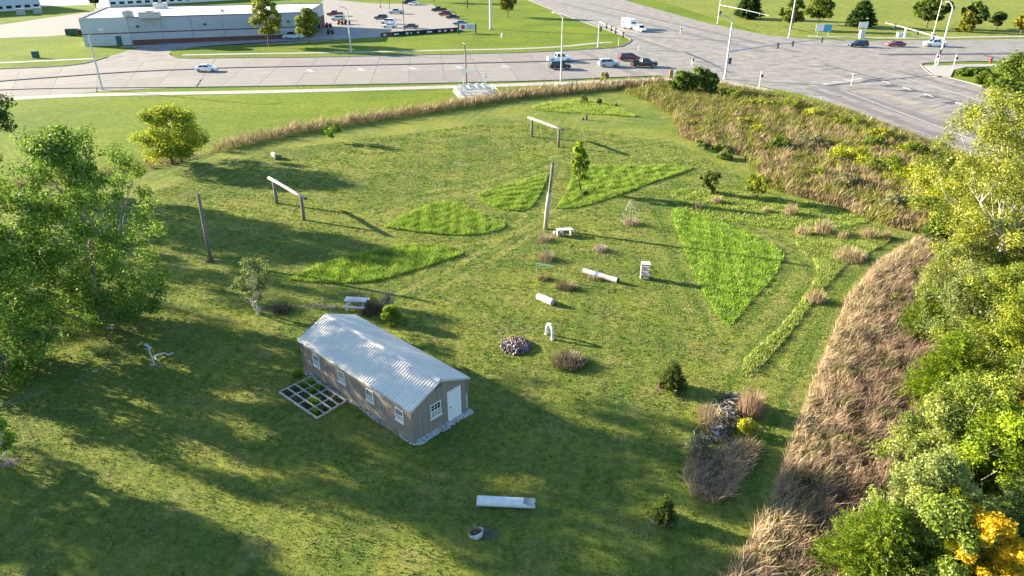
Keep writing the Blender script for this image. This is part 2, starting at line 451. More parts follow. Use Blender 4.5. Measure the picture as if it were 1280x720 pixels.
# sidewalks
def walk(name, pts, w, z=.03):
    pts = smooth_path([P(*q)[:2] for q in pts], 4); mb = MB()
    L = [];
    for i, p in enumerate(pts):
        t = (pts[min(i + 1, len(pts) - 1)] - pts[max(i - 1, 0)]).normalized(); n = Vector((-t.y, t.x)) * w / 2
        L.append((p - n, p + n))
    for i in range(len(L) - 1):
        mb.prism([L[i][0], L[i + 1][0], L[i + 1][1], L[i][1]], -.01, z)
    return tag(mb.build(name, walk_m), kind='structure')
walk("sidewalk", [(-300, 152), (-60, 130), (15, 123.5), (128, 118.5), (320, 115), (480, 111), (640, 106.3), (760, 101.8), (840, 98.5)], 3.0)
walk("sidewalk", [(838, 98.6), (890, 101.5), (940, 109), (962, 114)], 2.6, .034)
walk("sidewalk", [(-200, 86), (0, 78.6), (60, 75.8), (120, 73.2)], 2.2)
walk("sidewalk", [(228, 68.8), (320, 67.2), (440, 65.4), (560, 62.8), (640, 61.2), (700, 58.5), (745, 54), (765, 53)], 2.0)
walk("sidewalk", [(1010, 45), (1100, 47.5), (1180, 47), (1280, 45.5), (1500, 44)], 2.4)
raised("corner_pavement", [(1154, 82.4), (1170, 95), (1188, 96.5), (1192, 88), (1206, 84.5), (1250, 83.2), (1250, 80.6), (1200, 81), (1172, 82.8)], .0, .13, walk_m)
# parking lot, service drive, far yards
sheet("parking_lot", [(228, 57.5), (360, 54.5), (460, 47), (478, 46.5), (575, 38.5), (590, 33), (556, 16), (540, 5), (470, 4.5), (420, 0), (410, -4), (395, 8), (402, 38), (385, 49), (240, 59)], .004, conc2)
sheet("service_drive", [(-300, 66), (0, 47.5), (60, 45.5), (88, 43), (104, 35), (100, 24), (132, 12), (150, 4), (330, -6), (330, -14), (120, -6), (118, 14), (0, 31), (-300, 45)], .005, conc2)
sheet("far_yard", [(-400, 14), (30, 9), (110, 6), (135, 2), (135, -12), (-400, -14)], .004, mat("pale_yard", (.30, .285, .265), .9, var=.1, scale=.2))
sheet("store_apron", [(150, 59.5), (240, 58.5), (385, 49), (389, 46.5), (240, 53), (152, 58)], .0075, mat("apron", (.25, .235, .225), .9, var=.15, scale=.4))

# mown tracks: swaths cut in the opposite direction, lying paler or darker than the rest
swath_l = grass_ground("pale_swath", (.125, .17, .03), (.20, .215, .05), (.25, .215, .09), None, .12, 2.6)
swath_d = grass_ground("dark_swath", (.07, .125, .02), (.12, .165, .03), (.18, .165, .06), None, .12, 2.6)
def swath(pxs, w, off, m, z=.003):
    pts = smooth_path([P(*q)[:2] for q in pxs], 5); mb = MB(); L = []
    r = random.Random(len(pxs) * 7 + int(off * 10))
    for i, p in enumerate(pts):
        t = (pts[min(i + 1, len(pts) - 1)] - pts[max(i - 1, 0)]).normalized(); n = Vector((-t.y, t.x))
        e = r.uniform(-.06, .06); L.append((p + n * (off - w / 2 + e), p + n * (off + w / 2 + e)))
    for i in range(len(L) - 1):
        mb.poly([(*L[i][0], z), (*L[i + 1][0], z), (*L[i + 1][1], z), (*L[i][1], z)])
    return tag(mb.build("mown_track", m), kind='structure')
for k, (path, n) in enumerate([([(820, 262), (840, 320), (868, 375), (893, 420)], 3),
                               ([(918, 418), (945, 390), (972, 357), (994, 325), (988, 306), (940, 287)], 3),
                               ([(1140, 308), (1090, 333), (1047, 380), (1018, 440), (990, 500), (968, 560), (945, 620)], 4),
                               ([(500, 372), (570, 338), (620, 308), (660, 285), (690, 268), (760, 243), (840, 220)], 4),
                               ([(575, 303), (640, 288), (668, 268), (690, 222), (702, 200)], 3),
                               ([(460, 268), (520, 245), (590, 232), (640, 220), (700, 196), (790, 182), (840, 176)], 4),
                               ([(900, 500), (940, 440), (985, 385), (1012, 345), (1005, 325)], 3)]):
    for j in range(n):
        swath(path, .55 if j % 2 else .8, (j - (n - 1) / 2) * .95, swath_l if j % 2 == 0 else swath_d, .0028 + .0004 * k + .00005 * j)
# ================================================================ buildings
def quad_wall(mb, a, b, z0, z1, off=0., th=.05, u0=0., u1=1.):
    """a slab standing along a wall line a-b, proud of it by off"""
    a, b = Vector(a[:2]), Vector(b[:2]); d = b - a; t = d.normalized(); n = Vector((t.y, -t.x))
    p, q = a + d * u0, a + d * u1
    return mb.prism([p + n * (off - th), q + n * (off - th), q + n * off, p + n * off], z0, z1)
wall_pale = mat("pale_wall_panel", (.40, .42, .42), .8, var=.05, scale=.5)
wall_grey = mat("grey_wall_panel", (.34, .36, .365), .8, var=.05, scale=.5)
maroon = mat("maroon_band", (.10, .035, .04), .7)
brick_m = mat("dark_brick", (.13, .055, .045), .9, var=.25, scale=3)
roof_w = mat("white_roof_membrane", (.80, .79, .77), .8, var=.06, scale=.15)
dark_m = mat("dark_metal", (.03, .03, .035), .5)
steel = mat("galvanised_steel", (.42, .44, .45), .45, .6, var=.12, scale=3)
white_m = mat("white_paint", (.66, .65, .63), .55, var=.05)
green_door = mat("dark_green_paint", (.03, .09, .075), .6)

sa, sb, sc_, sd = (-113.2, 193.9), (-58.1, 211.9), (-61.0, 241.), (-122.9, 226.)
st = thing("store_building", sa, "long pale store with flat white roof, maroon stripe and brick base", "building")
def loc2(p, o=sa): return (p[0] - o[0], p[1] - o[1])
A_, B_, C_, D_ = map(loc2, (sa, sb, sc_, sd))
MB().prism([A_, B_, C_, D_], 0, 6.7).build("wall", wall_grey, st)
quad_wall(MB(), A_, B_, 0, 6.95, .25, .3, -.004, .19).build("end_panel", wall_pale, st)
MB().prism([(A_[0] + .4, A_[1] + .5), (B_[0] - .5, B_[1] + .5), (C_[0] - .5, C_[1] - .5), (D_[0] + .5, D_[1] - .5)], 6.7, 6.75).build("roof", roof_w, st)
mb = MB()
for p, q in ((A_, B_), (B_, C_), (C_, D_), (D_, A_)): quad_wall(mb, p, q, 6.7, 7.0, .06, .35)
mb.build("parapet_cap", mat("parapet_metal", (.16, .165, .17), .5), st)
quad_wall(MB(), A_, B_, 2.9, 3.15, .30, .06, 0, .19).build("stripe", maroon, st)
quad_wall(MB(), A_, B_, 2.9, 3.15, .06, .08, .19, 1).build("stripe", maroon, st)
quad_wall(MB(), A_, B_, 0, 1.15, .10, .12, .195, 1).build("brick_base", brick_m, st)
quad_wall(MB(), B_, C_, 0, 3.6, .10, .12, .05, .97).build("brick_base", brick_m, st)
quad_wall(MB(), A_, B_, 0, 2.35, .33, .1, .128, .152).build("door", green_door, st)
quad_wall(MB(), B_, C_, .2, 2.6, .16, .1, .3, .6).build("shop_window", glass_mat(), st)
for u in (.23, .52, .72, .9):
    a = Vector(A_) + (Vector(B_) - Vector(A_)) * u; 
    w = MB().box((a.x + .1, a.y - .2, 4.55), (.55, .45, .5)).build("wall_light", dark_m, st)
    MB().box((a.x + .1, a.y - .3, 4.26), (.4, .3, .08)).build("lens", white_m, w)
for k, u in enumerate([.33, .46, .6, .8]):      # wall joints
    quad_wall(MB(), A_, B_, 1.2, 6.6, .012, .03, u, u + .0012).build("panel_joint", dark_m, st)
unit_m = mat("rooftop_unit_tan", (.42, .40, .36), .7)
for (px, py, sx, sy, sz, lab) in [(188, 22, 5.0, 3.4, 1.5, "wide tan air unit near the front edge of the white store roof"), (161, 21.5, 2.4, 2.2, 1.6, "smaller tan air unit left of the widest one on the store roof"),
                                 (201, 10.5, 3.6, 2.6, 1.6, "tan air unit at the back of the white store roof"), (278, 15.5, .9, .9, .8, "tiny roof vent in the middle of the white store roof")]:
    p = P(px, py, 6.75); t = thing("rooftop_unit", p, lab, "air unit", R(14), "units on the store roof")
    MB().box((0, 0, sz / 2), (sx, sy, sz)).build("casing", unit_m, t)
    MB().tube([(0, 0, sz), (0, 0, sz + .12)], min(sx, sy) * .32, 14).build("fan_cowl", dark_m, t)
    for q in range(5): MB().box((-sx * .35 + q * sx * .17, -sy / 2 - .02, sz * .5), (sx * .08, .05, sz * .6)).build("louvre", steel, t)

def shed_like(name, a, b, dep, h, label, wm, rm, cat="building", base=None):
    ax, bx = Vector(a[:2]), Vector(b[:2]); d = (bx - ax); t = d.normalized(); n = Vector((-t.y, t.x))
    o = thing(name, (ax.x, ax.y, 0), label, cat)
    q = [Vector((0, 0)), d, d + n * dep, n * dep]
    MB().prism(q, 0, h).build("wall", wm, o)
    MB().prism([q[0] - t * .4 - n * .4, q[1] + t * .4 - n * .4, q[2] + t * .4 + n * .4, q[3] - t * .4 + n * .4], h, h + .3).build("roof", rm, o)
    k = int(d.length / 3.2)
    for i in range(k):
        u = (i + .5) / k
        quad_wall(MB(), (0, 0), d, .9, 1.9, .05, .08, u - .3 / k, u + .3 / k).build("window", glass_mat(), o)
    mb = MB(); quad_wall(mb, (0, 0), d, 0, .7, .04, .08); mb.build("base_course", base or steel, o)
    for i in range(k * 3):
        quad_wall(MB(), (0, 0), d, 2.0, h - .1, .03, .05, (i + .46) / (k * 3), (i + .54) / (k * 3)).build("panel_rib", wm, o)
    return o
shed_like("warehouse", P(-120, 22.5), P(52, 11.2), 40, 7.5, "pale blue-grey ribbed warehouse at the top left corner", mat("bluegrey_siding", (.42, .46, .49), .7, var=.06), roof_w)
shed_like("far_store", P(137, 8.8), P(322, -1.5), 40, 5.0, "white low building behind the long store", mat("white_siding", (.66, .66, .65), .8, var=.05), roof_w)

# ---------------------------------------------------------------- the shed
v_len, v_w, v_h, v_r = 11.18, 4.27, 2.40, 3.31
yaw = R(137.36); so = (-5.681, 31.754)
sh = thing("shed", so, "long tan shed with ribbed pale metal roof, white door and windows", "shed", yaw)
# local frame: +x along the length (away to the far left), y from 0 (long near wall) to -v_w; x=0 is the gable end with the door
siding = mat("tan_siding", (.215, .175, .142), .75, var=.08, scale=2.5, bump=.1)
siding2 = mat("tan_siding_board", (.225, .183, .148), .75, var=.08, scale=2.5)
trim = mat("grey_trim", (.40, .39, .37), .6, var=.05)
gx = lambda y: v_h + (v_r - v_h) * (1 - abs((y + v_w / 2) / (v_w / 2)))
mb = MB()
prof = [(0, 0), (0, v_h), (-v_w / 2, v_r), (-v_w, v_h), (-v_w, 0)]
mb.add([(0, y, z) for y, z in prof] + [(v_len, y, z) for y, z in prof],
       [(0, 1, 2, 3, 4), (9, 8, 7, 6, 5), (0, 5, 6, 1), (4, 3, 8, 9), (1, 6, 7, 2), (2, 7, 8, 3), (0, 4, 9, 5)])
mb.build("wall", siding, sh)
nb = 28
for i in range(nb):                               # board-and-groove siding, long near wall
    x0 = i * v_len / nb
    MB().box((x0 + v_len / nb / 2, .012, v_h / 2 - .02), (v_len / nb - .014, .024, v_h - .06)).build("siding_board", siding2, sh)
for i in range(11):                               # gable end with door
    y0 = -i * v_w / 11; y1 = y0 - v_w / 11 + .025
    mb = MB(); mb.add([(-.024, y0, .02), (-.024, y1, .02), (-.024, y1, gx(y1) - .03), (-.024, y0, gx(y0) - .03), (0, y0, .02), (0, y1, .02), (0, y1, gx(y1) - .03), (0, y0, gx(y0) - .03)],
                      [(0, 3, 2, 1), (0, 1, 5, 4), (1, 2, 6, 5), (2, 3, 7, 6), (3, 0, 4, 7)])
    mb.build("siding_board", siding2, sh)
# ribbed roof, one panel of ribs per slope
roof_m = mat("ribbed_metal_roof", (.62, .565, .48), .6, .0, var=.08, scale=.8, spec=.4)
sl = (v_r - v_h) / (v_w / 2); ov = .16
def roof_side(sgn):
    y_e = ov if sgn > 0 else -v_w - ov
    z_e = v_h - sl * ov
    pro = []; x = -ov
    while x < v_len + ov - .001:
        for dx, dz in ((0, 0), (.11, 0), (.135, .048), (.195, .048), (.22, 0)):
            if x + dx <= v_len + ov: pro.append((x + dx, dz))
        x += .2205
    n = len(pro); vs = []
    for (x, dz) in pro: vs.append((x, y_e, z_e + .05 + dz))
    for (x, dz) in pro: vs.append((x, -v_w / 2, v_r + .05 + dz))
    for (x, dz) in pro: vs.append((x, y_e, z_e + .012))
    for (x, dz) in pro: vs.append((x, -v_w / 2, v_r + .012))
    fs = []
    for i in range(n - 1):
        f = (i, i + 1, n + i + 1, n + i); g_ = (2 * n + i, 3 * n + i, 3 * n + i + 1, 2 * n + i + 1)
        e = (i, 2 * n + i, 2 * n + i + 1, i + 1)
        if sgn > 0: f, g_, e = f[::-1], g_[::-1], e[::-1]
        fs += [f, g_, e]
    fs += [(0, n, 3 * n, 2 * n), (n - 1, 3 * n - 1, 4 * n - 1, 2 * n - 1)]
    MB().add(vs, fs).build("roof_panel", roof_m, sh)
roof_side(1); roof_side(-1)
mb = MB(); yr = -v_w / 2
mb.add([(-ov - .02, yr + .2, v_r + .095 - .2 * sl), (-ov - .02, yr, v_r + .11), (-ov - .02, yr - .2, v_r + .095 - .2 * sl), (v_len + ov + .02, yr + .2, v_r + .095 - .2 * sl), (v_len + ov + .02, yr, v_r + .11), (v_len + ov + .02, yr - .2, v_r + .095 - .2 * sl)],
       [(0, 1, 4, 3), (1, 2, 5, 4)])
mb.build("ridge_cap", mat("ridge_cap_metal", (.55, .51, .45), .65, .0), sh)
for sg in (1, -1):                                 # rake and eave trim
    y_e = ov if sg > 0 else -v_w - ov; z_e = v_h - sl * ov
    for x in (-ov - .03, v_len + ov + .03):
        mb = MB().add([(x - .02, y_e, z_e - .06), (x + .02, y_e, z_e - .06), (x + .02, yr, v_r - .06), (x - .02, yr, v_r - .06), (x - .02, y_e, z_e + .06), (x + .02, y_e, z_e + .06), (x + .02, yr, v_r + .06), (x - .02, yr, v_r + .06)],
                      [(0, 1, 2, 3), (4, 7, 6, 5), (0, 4, 5, 1), (1, 5, 6, 2), (2, 6, 7, 3), (3, 7, 4, 0)])
        mb.build("rake_trim", trim, sh)
    MB().box((v_len / 2, y_e + sg * .022, z_e - .01), (v_len + 2 * ov, .04, .10)).build("eave_trim", trim, sh)
for (x, y) in ((-.03, .03), (-.03, -v_w - .03), (v_len + .03, .03)):
    MB().box((x, y, v_h / 2 - .03), (.10, .10, v_h - .1)).build("corner_trim", siding, sh)
pane_lo = mat("lower_sash_reflection", (.30, .31, .32), .15, spec=.6)  # lower panes: sky reflection put into their pale colour
pane_m = glass_mat("window_glass", (.015, .018, .025))
def shed_window(cx, cy, axis, z=1.47, w=.62, h=.78):
    """axis 'y': in the long wall (faces +y); axis 'x': in the gable (faces -x)"""
    def B(u, zz, du, dz, d0, d1):
        if axis == 'y': return MB().box((cx + u, cy + (d0 + d1) / 2, zz), (du, d1 - d0, dz))
        return MB().box((cx - (d0 + d1) / 2, cy + u, zz), (d1 - d0, du, dz))
    fr = None
    mb = MB()
    for part in (B(0, z + h / 2, w + .09, .05, .0, .06), B(0, z - h / 2, w + .09, .06, .0, .075), B(-w / 2 - .02, z, .05, h - .05, .0, .06), B(w / 2 + .02, z, .05, h - .05, .0, .06), B(0, z, w - .01, .045, .0, .055)):
        mb.add(part.v, part.f)
    fr = mb.build("window_frame", white_m, sh)
    for r_ in range(2):
        zc = z + (.25 if r_ == 0 else -.25) * h
        for c in range(3):
            for rr in range(2):
                B((c - 1) * (w - .06) / 3, zc + (rr - .5) * h * .225, (w - .06) / 3 - .025, h * .20, .03, .034).build("pane", pane_m if r_ == 0 else pane_lo, fr)
        mb = MB()
        for part in (B(-(w - .06) / 6, zc, .022, h * .46, .026, .044), B((w - .06) / 6, zc, .022, h * .46, .026, .044), B(0, zc, w - .05, .022, .0262, .042)): mb.add(part.v, part.f)
        mb.build("muntin", white_m, fr)
    MB_s = B(0, z - h / 2 - .065, w + .2, .045, .0, .10).build("sill", white_m, fr)
for x in (1.05, 3.85, 6.75, 9.55): shed_window(x, .024, 'y')
shed_window(-.024, -1.75, 'x', 1.42, .72, .88)
dr = MB().box((-.055, -3.22, 1.02), (.05, .92, 2.02)).build("door", white_m, sh)
MB().tube([(-.085, -2.85, 1.0), (-.15, -2.85, 1.0)], .035, 8).build("handle", dark_m, dr)
mb = MB().box((-.045, -2.72, 1.03), (.06, .08, 2.06)).box((-.045, -3.72, 1.03), (.06, .08, 2.06)).box((-.045, -3.22, 2.10), (.06, 1.08, .08))
mb.build("door_frame", white_m, dr)
MB().box((-.05, yr + .08, 2.95), (.04, .5, .26)).build("gable_vent", mat("vent_grey", (.09, .085, .08), .7), sh)
MB().box((-.05, -4.24, .75), (.05, .05, 1.1)).build("downpipe", white_m, sh)
# crushed white stone along the gable end and the long wall
rs = np.random.default_rng(5)
def stones(name, poly, dens, size, c1, c2, z=.0, label=None, parent=None, zfun=None, m=None, flat=.6):
    pts = scatter(rs, poly, dens); n = len(pts); out = []; cs = []
    base = np.array([[1, 0, 0], [-1, 0, 0], [0, 1, 0], [0, -1, 0], [0, 0, 1], [0, 0, -1]], float)
    fac = [(0, 2, 4), (2, 1, 4), (1, 3, 4), (3, 0, 4), (2, 0, 5), (1, 2, 5), (3, 1, 5), (0, 3, 5)]
    v = np.zeros((n, 8, 3, 3)); zz = np.full(n, z) if zfun is None else zfun(pts)
    for i in range(n):
        s_ = size * rs.uniform(.5, 1.4) * (1 + rs.uniform(-.3, .3, 3)); s_[2] *= flat
        a = rs.uniform(0, 6.28); ca, sa_ = math.cos(a), math.sin(a)
        b = base * s_ + rs.normal(0, size * .12, (6, 3))
        b = np.stack([b[:, 0] * ca - b[:, 1] * sa_, b[:, 0] * sa_ + b[:, 1] * ca, b[:, 2]], -1) + [pts[i, 0], pts[i, 1], zz[i] + s_[2] * .5]
        for k, f in enumerate(fac): v[i, k] = b[list(f)]
    c = mixc(c1, c2, rs.uniform(0, 1, n)); c = np.repeat(c, 8, 0)
    o = tri_mesh(name, v.reshape(-1, 3, 3), 3, c, m or leaf_mat("stone_chip", 0., .03), parent)
    tag(o, label, None, None, 'stuff'); return o
def sl2w(x, y):
    c, s_ = math.cos(yaw), math.sin(yaw); return (so[0] + x * c - y * s_, so[1] + x * s_ + y * c)
stones("white_gravel", [sl2w(*q) for q in [(.05, .1), (-.25, .15), (-.5, -.2), (-.42, -1.2), (-.55, -2.2), (-.45, -3.2), (-.55, -4.3), (-.2, -4.5), (.05, -4.3)]], 420, .05, (.40, .39, .38), (.6, .59, .57), 0)
stones("white_gravel", [sl2w(*q) for q in [(0, .02), (-.1, .22), (2, .16), (3, .28), (5, .15), (7, .32), (9, .4), (10.8, .35), (11.2, .02)]], 260, .045, (.38, .36, .33), (.6, .58, .55), 0)

# ---------------------------------------------------------------- poles, lamps, signals
def light_pole(base, top, arm, label, r=.19, m=steel):
    h = HT(base, top); b = P(*base); o = thing("street_lamp", b, label, "street lamp")
    MB().tube([(0, 0, 0), (0, 0, h)], [r, r * .6], 10).build("pole", m, o)
    MB().box((0, 0, .05), (.45, .45, .1)).build("base_plate", m, o)
    ax, ay = arm
    MB().tube([(0, 0, h - .1), (ax * .4, ay * .4, h + .55), (ax, ay, h + .8)], r * .45, 6).build("arm", m, o)
    a = math.atan2(ay, ax)
    hd = MB().box((ax * 1.12, ay * 1.12, h + .8), (.75, .32, .16), a).build("lamp_head", m, o)
    MB().box((ax * 1.12, ay * 1.12, h + .70), (.5, .24, .05), a).build("lens", white_m, hd)
    return o
light_pole((128, 112), 44, (1.6, 1.2), "grey street lamp at the left, standing beside the sidewalk")
light_pole((439, 66), 12, (-1.4, -1.0), "grey street lamp on the far verge beside the store's parking lot", .2)
light_pole((701, 101.5), 22, (-1.5, 1.5), "thin street lamp standing in front of the white pickup truck on the road", .17)
for (b, t, lab) in [((505.5, 37.5), -12, "parking lot lamp post beside the dark sedan"), ((475.5, 9.8), -20, "parking lot lamp post at the far end of the lot"), ((487.5, 15), -18, "parking lot lamp post beside the white pickup truck")]:
    h = HT(b, t); o = thing("lot_lamp", P(*b), lab, "lamp post", 0, "parking lot lamps")
    MB().tube([(0, 0, .5), (0, 0, h)], .1, 8).build("pole", dark_m, o)
    MB().tube([(0, 0, 0), (0, 0, .75)], .32, 10).build("concrete_base", kerb_m, o)
    for sg in (-1, 1): MB().box((sg * .6, 0, h), (.8, .4, .2)).build("lamp_head", dark_m, o)
o = thing("monopole", P(613.5, 37), "thick grey steel pole on the grass beside the parking lot", "pole")
MB().tube([(0, 0, 0), (0, 0, 32)], [.42, .3], 16).build("shaft", steel, o)
MB().tube([(0, 0, 0), (0, 0, .25)], .7, 14).build("footing", kerb_m, o)
wood_m = mat("weathered_wood", (.20, .165, .13), .9, var=.3, scale=4, bump=.3, bscale=25)
darkwood = mat("dark_creosote_wood", (.075, .06, .05), .9, var=.3, scale=5, bump=.3)
o = thing("utility_pole", P(584, 10.5), "dark wooden pole beyond the parking lot grass", "pole")
MB().tube([(0, 0, 0), (0, 0, 11)], [.3, .22], 8).build("shaft", darkwood, o); MB().box((0, 0, 10), (2.2, .15, .2)).build("crossarm", darkwood, o)
o = thing("utility_pole", P(583, 108), "slim wooden pole with round white sign beside the white gas pipes", "pole")
h = HT((583, 108), 55)
MB().tube([(0, 0, 0), (0, 0, h * .8), (-.25, 0, h)], [.2, .14, .12], 8).build("shaft", wood_m, o)
MB().tube([(-.35, -.25, 3.0), (-.35, -.3, 3.0)], .62, 20).build("round_sign", white_m, o)
MB().tube([(0, 0, h), (-.5, .8, h + .1)], .05, 6).build("arm", steel, o)

def signal_head(mb_list, c, ang, parent, flip=1):
    hd = MB().box(c, (.42, .36, 1.15), ang).build("signal_head", dark_m, parent)
    d = Vector((math.sin(ang), -math.cos(ang), 0)) * flip
    for k, colr in enumerate((MATS["lens_red"], MATS["lens_amber"], MATS["lens_green"])):
        p = Vector(c) + d * .18 + Vector((0, 0, .36 - .36 * k))
        MB().tube([p, p + d * .05], .13, 10).build("lens", colr, hd)
    return hd
mat("lens_red", (.25, .02, .02), .3); mat("lens_amber", (.3, .15, .02), .3); mat("lens_green", (.02, .2, .12), .3)
def mast(base, top_z, arm_px, arm_z0, arm_z1, heads, label, lamp=None, r=.2, pole_heads=(), m=steel):
    b = Vector(P(*base)); o = thing("traffic_signal", b, label, "traffic light")
    MB().tube([(0, 0, 0), (0, 0, top_z)], [r, r * .6], 12).build("pole", m, o)
    MB().box((0, 0, .06), (.7, .7, .12)).build("base_plate", m, o)
    if arm_px:
        e = Vector(P(arm_px[0], arm_px[1], arm_z1)) - b
        a0 = Vector((0, 0, arm_z0)); 
        MB().tube([a0, a0.lerp(e, .5) + Vector((0, 0, .15)), e], [r * .6, r * .45, r * .28], 8).build("mast_arm", m, o)
        ang = math.atan2(e.y, e.x)
        for u in heads:
            q = a0.lerp(e, u) - Vector((0, 0, .1)); signal_head(None, (q.x, q.y, q.z), ang, o)
    for z, dx in pole_heads: signal_head(None, (dx, -.1, z), .3, o)
    if lamp:
        MB().tube([(0, 0, top_z), (lamp[0] * .5, lamp[1] * .5, top_z + .9), (lamp[0], lamp[1], top_z + 1.2)], [r * .5, r * .4, r * .3], 8).build("lamp_arm", m, o)
        MB().box((lamp[0] * 1.1, lamp[1] * 1.1, top_z + 1.2), (.8, .35, .18), math.atan2(lamp[1], lamp[0])).build("lamp_head", m, o)
    return o
mast((747.5, 59.5), HT((747.5, 59.5), 30), (781, 44), 6.4, 6.6, (.32, .52, .68, .95), "traffic signal mast at the far left corner of the junction", pole_heads=((4.6, .5),))
mast((906, 99), 11.0, (1029, 49), 5.4, 6.2, (.5, .66, .985), "tallest grey signal pole at the near left corner of the junction", (-1.9, .6), .26, ((3.6, .55),))
mast((897, 29.5), HT((897, 29.5), -6), (961, 19.5), 5.8, 6.2, (.6, .85), "signal pole on the far verge with a level arm over the north road", pole_heads=((3.4, .5),))
mast((986, 47.5), HT((986, 47.5), -8), None, 0, 0, (), "white signal pole at the grass corner left of the blue sign", pole_heads=((6.0, .4), (4.8, .4)))
mast((1172, 81.5), HT((1172, 81.5), 10), (1107, 28.5), 5.6, 6.4, (.16, .42, .82), "leaning-looking signal pole with white arm at the right corner", (-.8, .9), .25, ((2.9, -.3),), m=mat("white_steel", (.42, .43, .43), .5, .2))
o = thing("utility_pole", P(1165, 48.5), "thin white pole behind the white pickup truck at the right", "pole")
MB().tube([(0, 0, 0), (0, 0, HT((1165, 48.5), -12))], .1, 8).build("shaft", white_m, o)
MB().box((0, 0, 1.2), (.7, .5, .9)).build("junction_box", white_m, o)
def ped_post(base, top, label, box=True, m=white_m):
    h = HT(base, top); o = thing("signal_post", P(*base), label, "signal post", 0, "pedestrian signal posts")
    MB().tube([(0, 0, 0), (0, 0, h)], .07, 8).build("post", m, o)
    if box: MB().box((.2, -.1, h * .78), (.4, .35, .45)).build("push_button_box", dark_m, o)
    else: MB().box((0, -.05, h - .3), (.3, .05, .4)).build("plate", white_m, o)
for b, t, lab, bx in [((1167.5, 84), 67, "short white signal post left of the signal pole at the right corner", 1), ((1189.5, 91), 67.5, "short white signal post right of the signal pole at the right corner", 1), ((948, 114), 89, "white signal post on the sidewalk corner right of the evergreen shrubs", 1),
                      ((773, 57), 47, "white post under the far left signal arm", 0), ((798, 63), 56, "short white post on the paving right of the maroon van", 0), ((864.5, 82), 72.5, "short white post on the road behind the evergreen shrubs", 1), ((1064, 106), 92, "thin white post on the crosswalk at the junction", 0), ((850, 42), 34, "short post on the north road's right lane", 1), ((1026.5, 127), 121, "thin grey marker post at the edge of the south road", 0)]:
    ped_post(b, t, lab, bx, white_m if 'grey' not in lab else steel)
# ---------------------------------------------------------------- signs and roadside boxes
def board_sign(base, h, w, bh, label, colL, colR=None, rz=0.):
    o = thing("road_sign", P(*base), label, "sign", rz)
    for sg in (-1, 1): MB().tube([(sg * w * .35, .06, 0), (sg * w * .35, .06, h)], .06, 6).build("post", steel, o)
    if colR is None: MB().box((0, 0, h - bh / 2), (w, .06, bh)).build("board", colL, o)
    else:
        MB().box((-w * .25, 0, h - bh / 2), (w / 2 - .01, .06, bh)).build("board", colL, o)
        MB().box((w * .25, 0, h - bh / 2), (w / 2 - .01, .06, bh)).build("board", colR, o)
    return o
blue_m = mat("sign_blue", (.05, .28, .45), .5); teal_m = mat("sign_teal", (.05, .33, .27), .5)
board_sign((1028, 45.5), HT((1028, 45.5), 30.5), 4.6, 1.9, "white and blue roadside sign on the far corner of the junction", white_m, blue_m)
board_sign((1077, 43), HT((1077, 43), 27.5), 2.7, 1.7, "blank white roadside board in front of the pine tree", white_m)
o = thing("utility_cabinet", P(1076.5, 48), "tall white cabinet in front of the dark blue car", "cabinet"); h = HT((1076.5, 48), 38)
MB().box((0, 0, h / 2), (1.3, .9, h)).build("casing", white_m, o); MB().box((0, -.47, h * .55), (1.1, .03, h * .8)).build("door", steel, o); MB().box((0, 0, h + .05), (1.5, 1.1, .1)).build("cap", steel, o)
o = thing("utility_cabinet", P(1124, 46), "low pale box under the end of the white signal arm", "cabinet")
MB().box((0, 0, .6), (1.4, 1., 1.2)).build("casing", white_m, o); MB().box((0, 0, 1.23), (1.5, 1.1, .08)).build("cap", steel, o)
o = thing("utility_cabinet", P(1130.5, 46.5), "grey tapered bollard box left of the white truck", "cabinet")
MB().tube([(0, 0, 0), (0, 0, 2.2)], [.6, .25], 8).build("casing", steel, o); MB().box((.0, 0, 2.25), (.8, .6, .2)).build("cap", white_m, o)
board_sign((982, 24), HT((982, 24), 19.5), 3.2, .9, "small teal street-name board left of the white signal pole", teal_m)
# store's roadside sign
o = thing("store_sign", P(584, 42), "low sign board with red logo beside the row of black blocks", "sign", R(8))
for x in (-2.6, 2.6): MB().box((x, 0, 1.4), (.35, .4, 2.8)).build("post", dark_m, o)
bd = MB().box((0, 0, 1.9), (4.8, .25, 1.7)).build("board", white_m, o)
MB().tube([(-1.2, -.13, 1.9), (-1.2, -.15, 1.9)], .6, 16).build("logo", mat("sign_red", (.5, .03, .05), .5), bd)
for k in range(3): MB().box((.9, -.135, 2.4 - k * .45), (2.1, .012, .18)).build("panel_line", mat("sign_grey", (.12, .12, .13), .5), bd)
# row of black blocks along the lot's edge
rb = random.Random(8)
for i in range(12):
    t = i / 11; p = P(483 + t * 90, 45.4 - t * 6.2)
    o = thing("barrier_block", p, "%s black block from the left in the row along the parking lot" % ["", "first", "second", "third", "fourth", "fifth", "sixth", "seventh", "eighth", "ninth", "tenth", "last"][i] if i else "rusty cart at the left end of the black barrier row", "barrier", R(12), "black blocks along the lot")
    MB().box((0, 0, .55), (2.6 if i else 3.4, .9, 1.1)).build("block", mat("black_rubber", (.022, .022, .025), .8) if i else mat("rusty_cart", (.09, .06, .04), .9), o)
    MB().box((rb.uniform(-.8, .8), -.47, .5), (.8, .05, .45)).build("face_plate", white_m, o)
    MB().box((0, 0, 1.13), (2.3, .7, .06)).build("cap", dark_m, o)
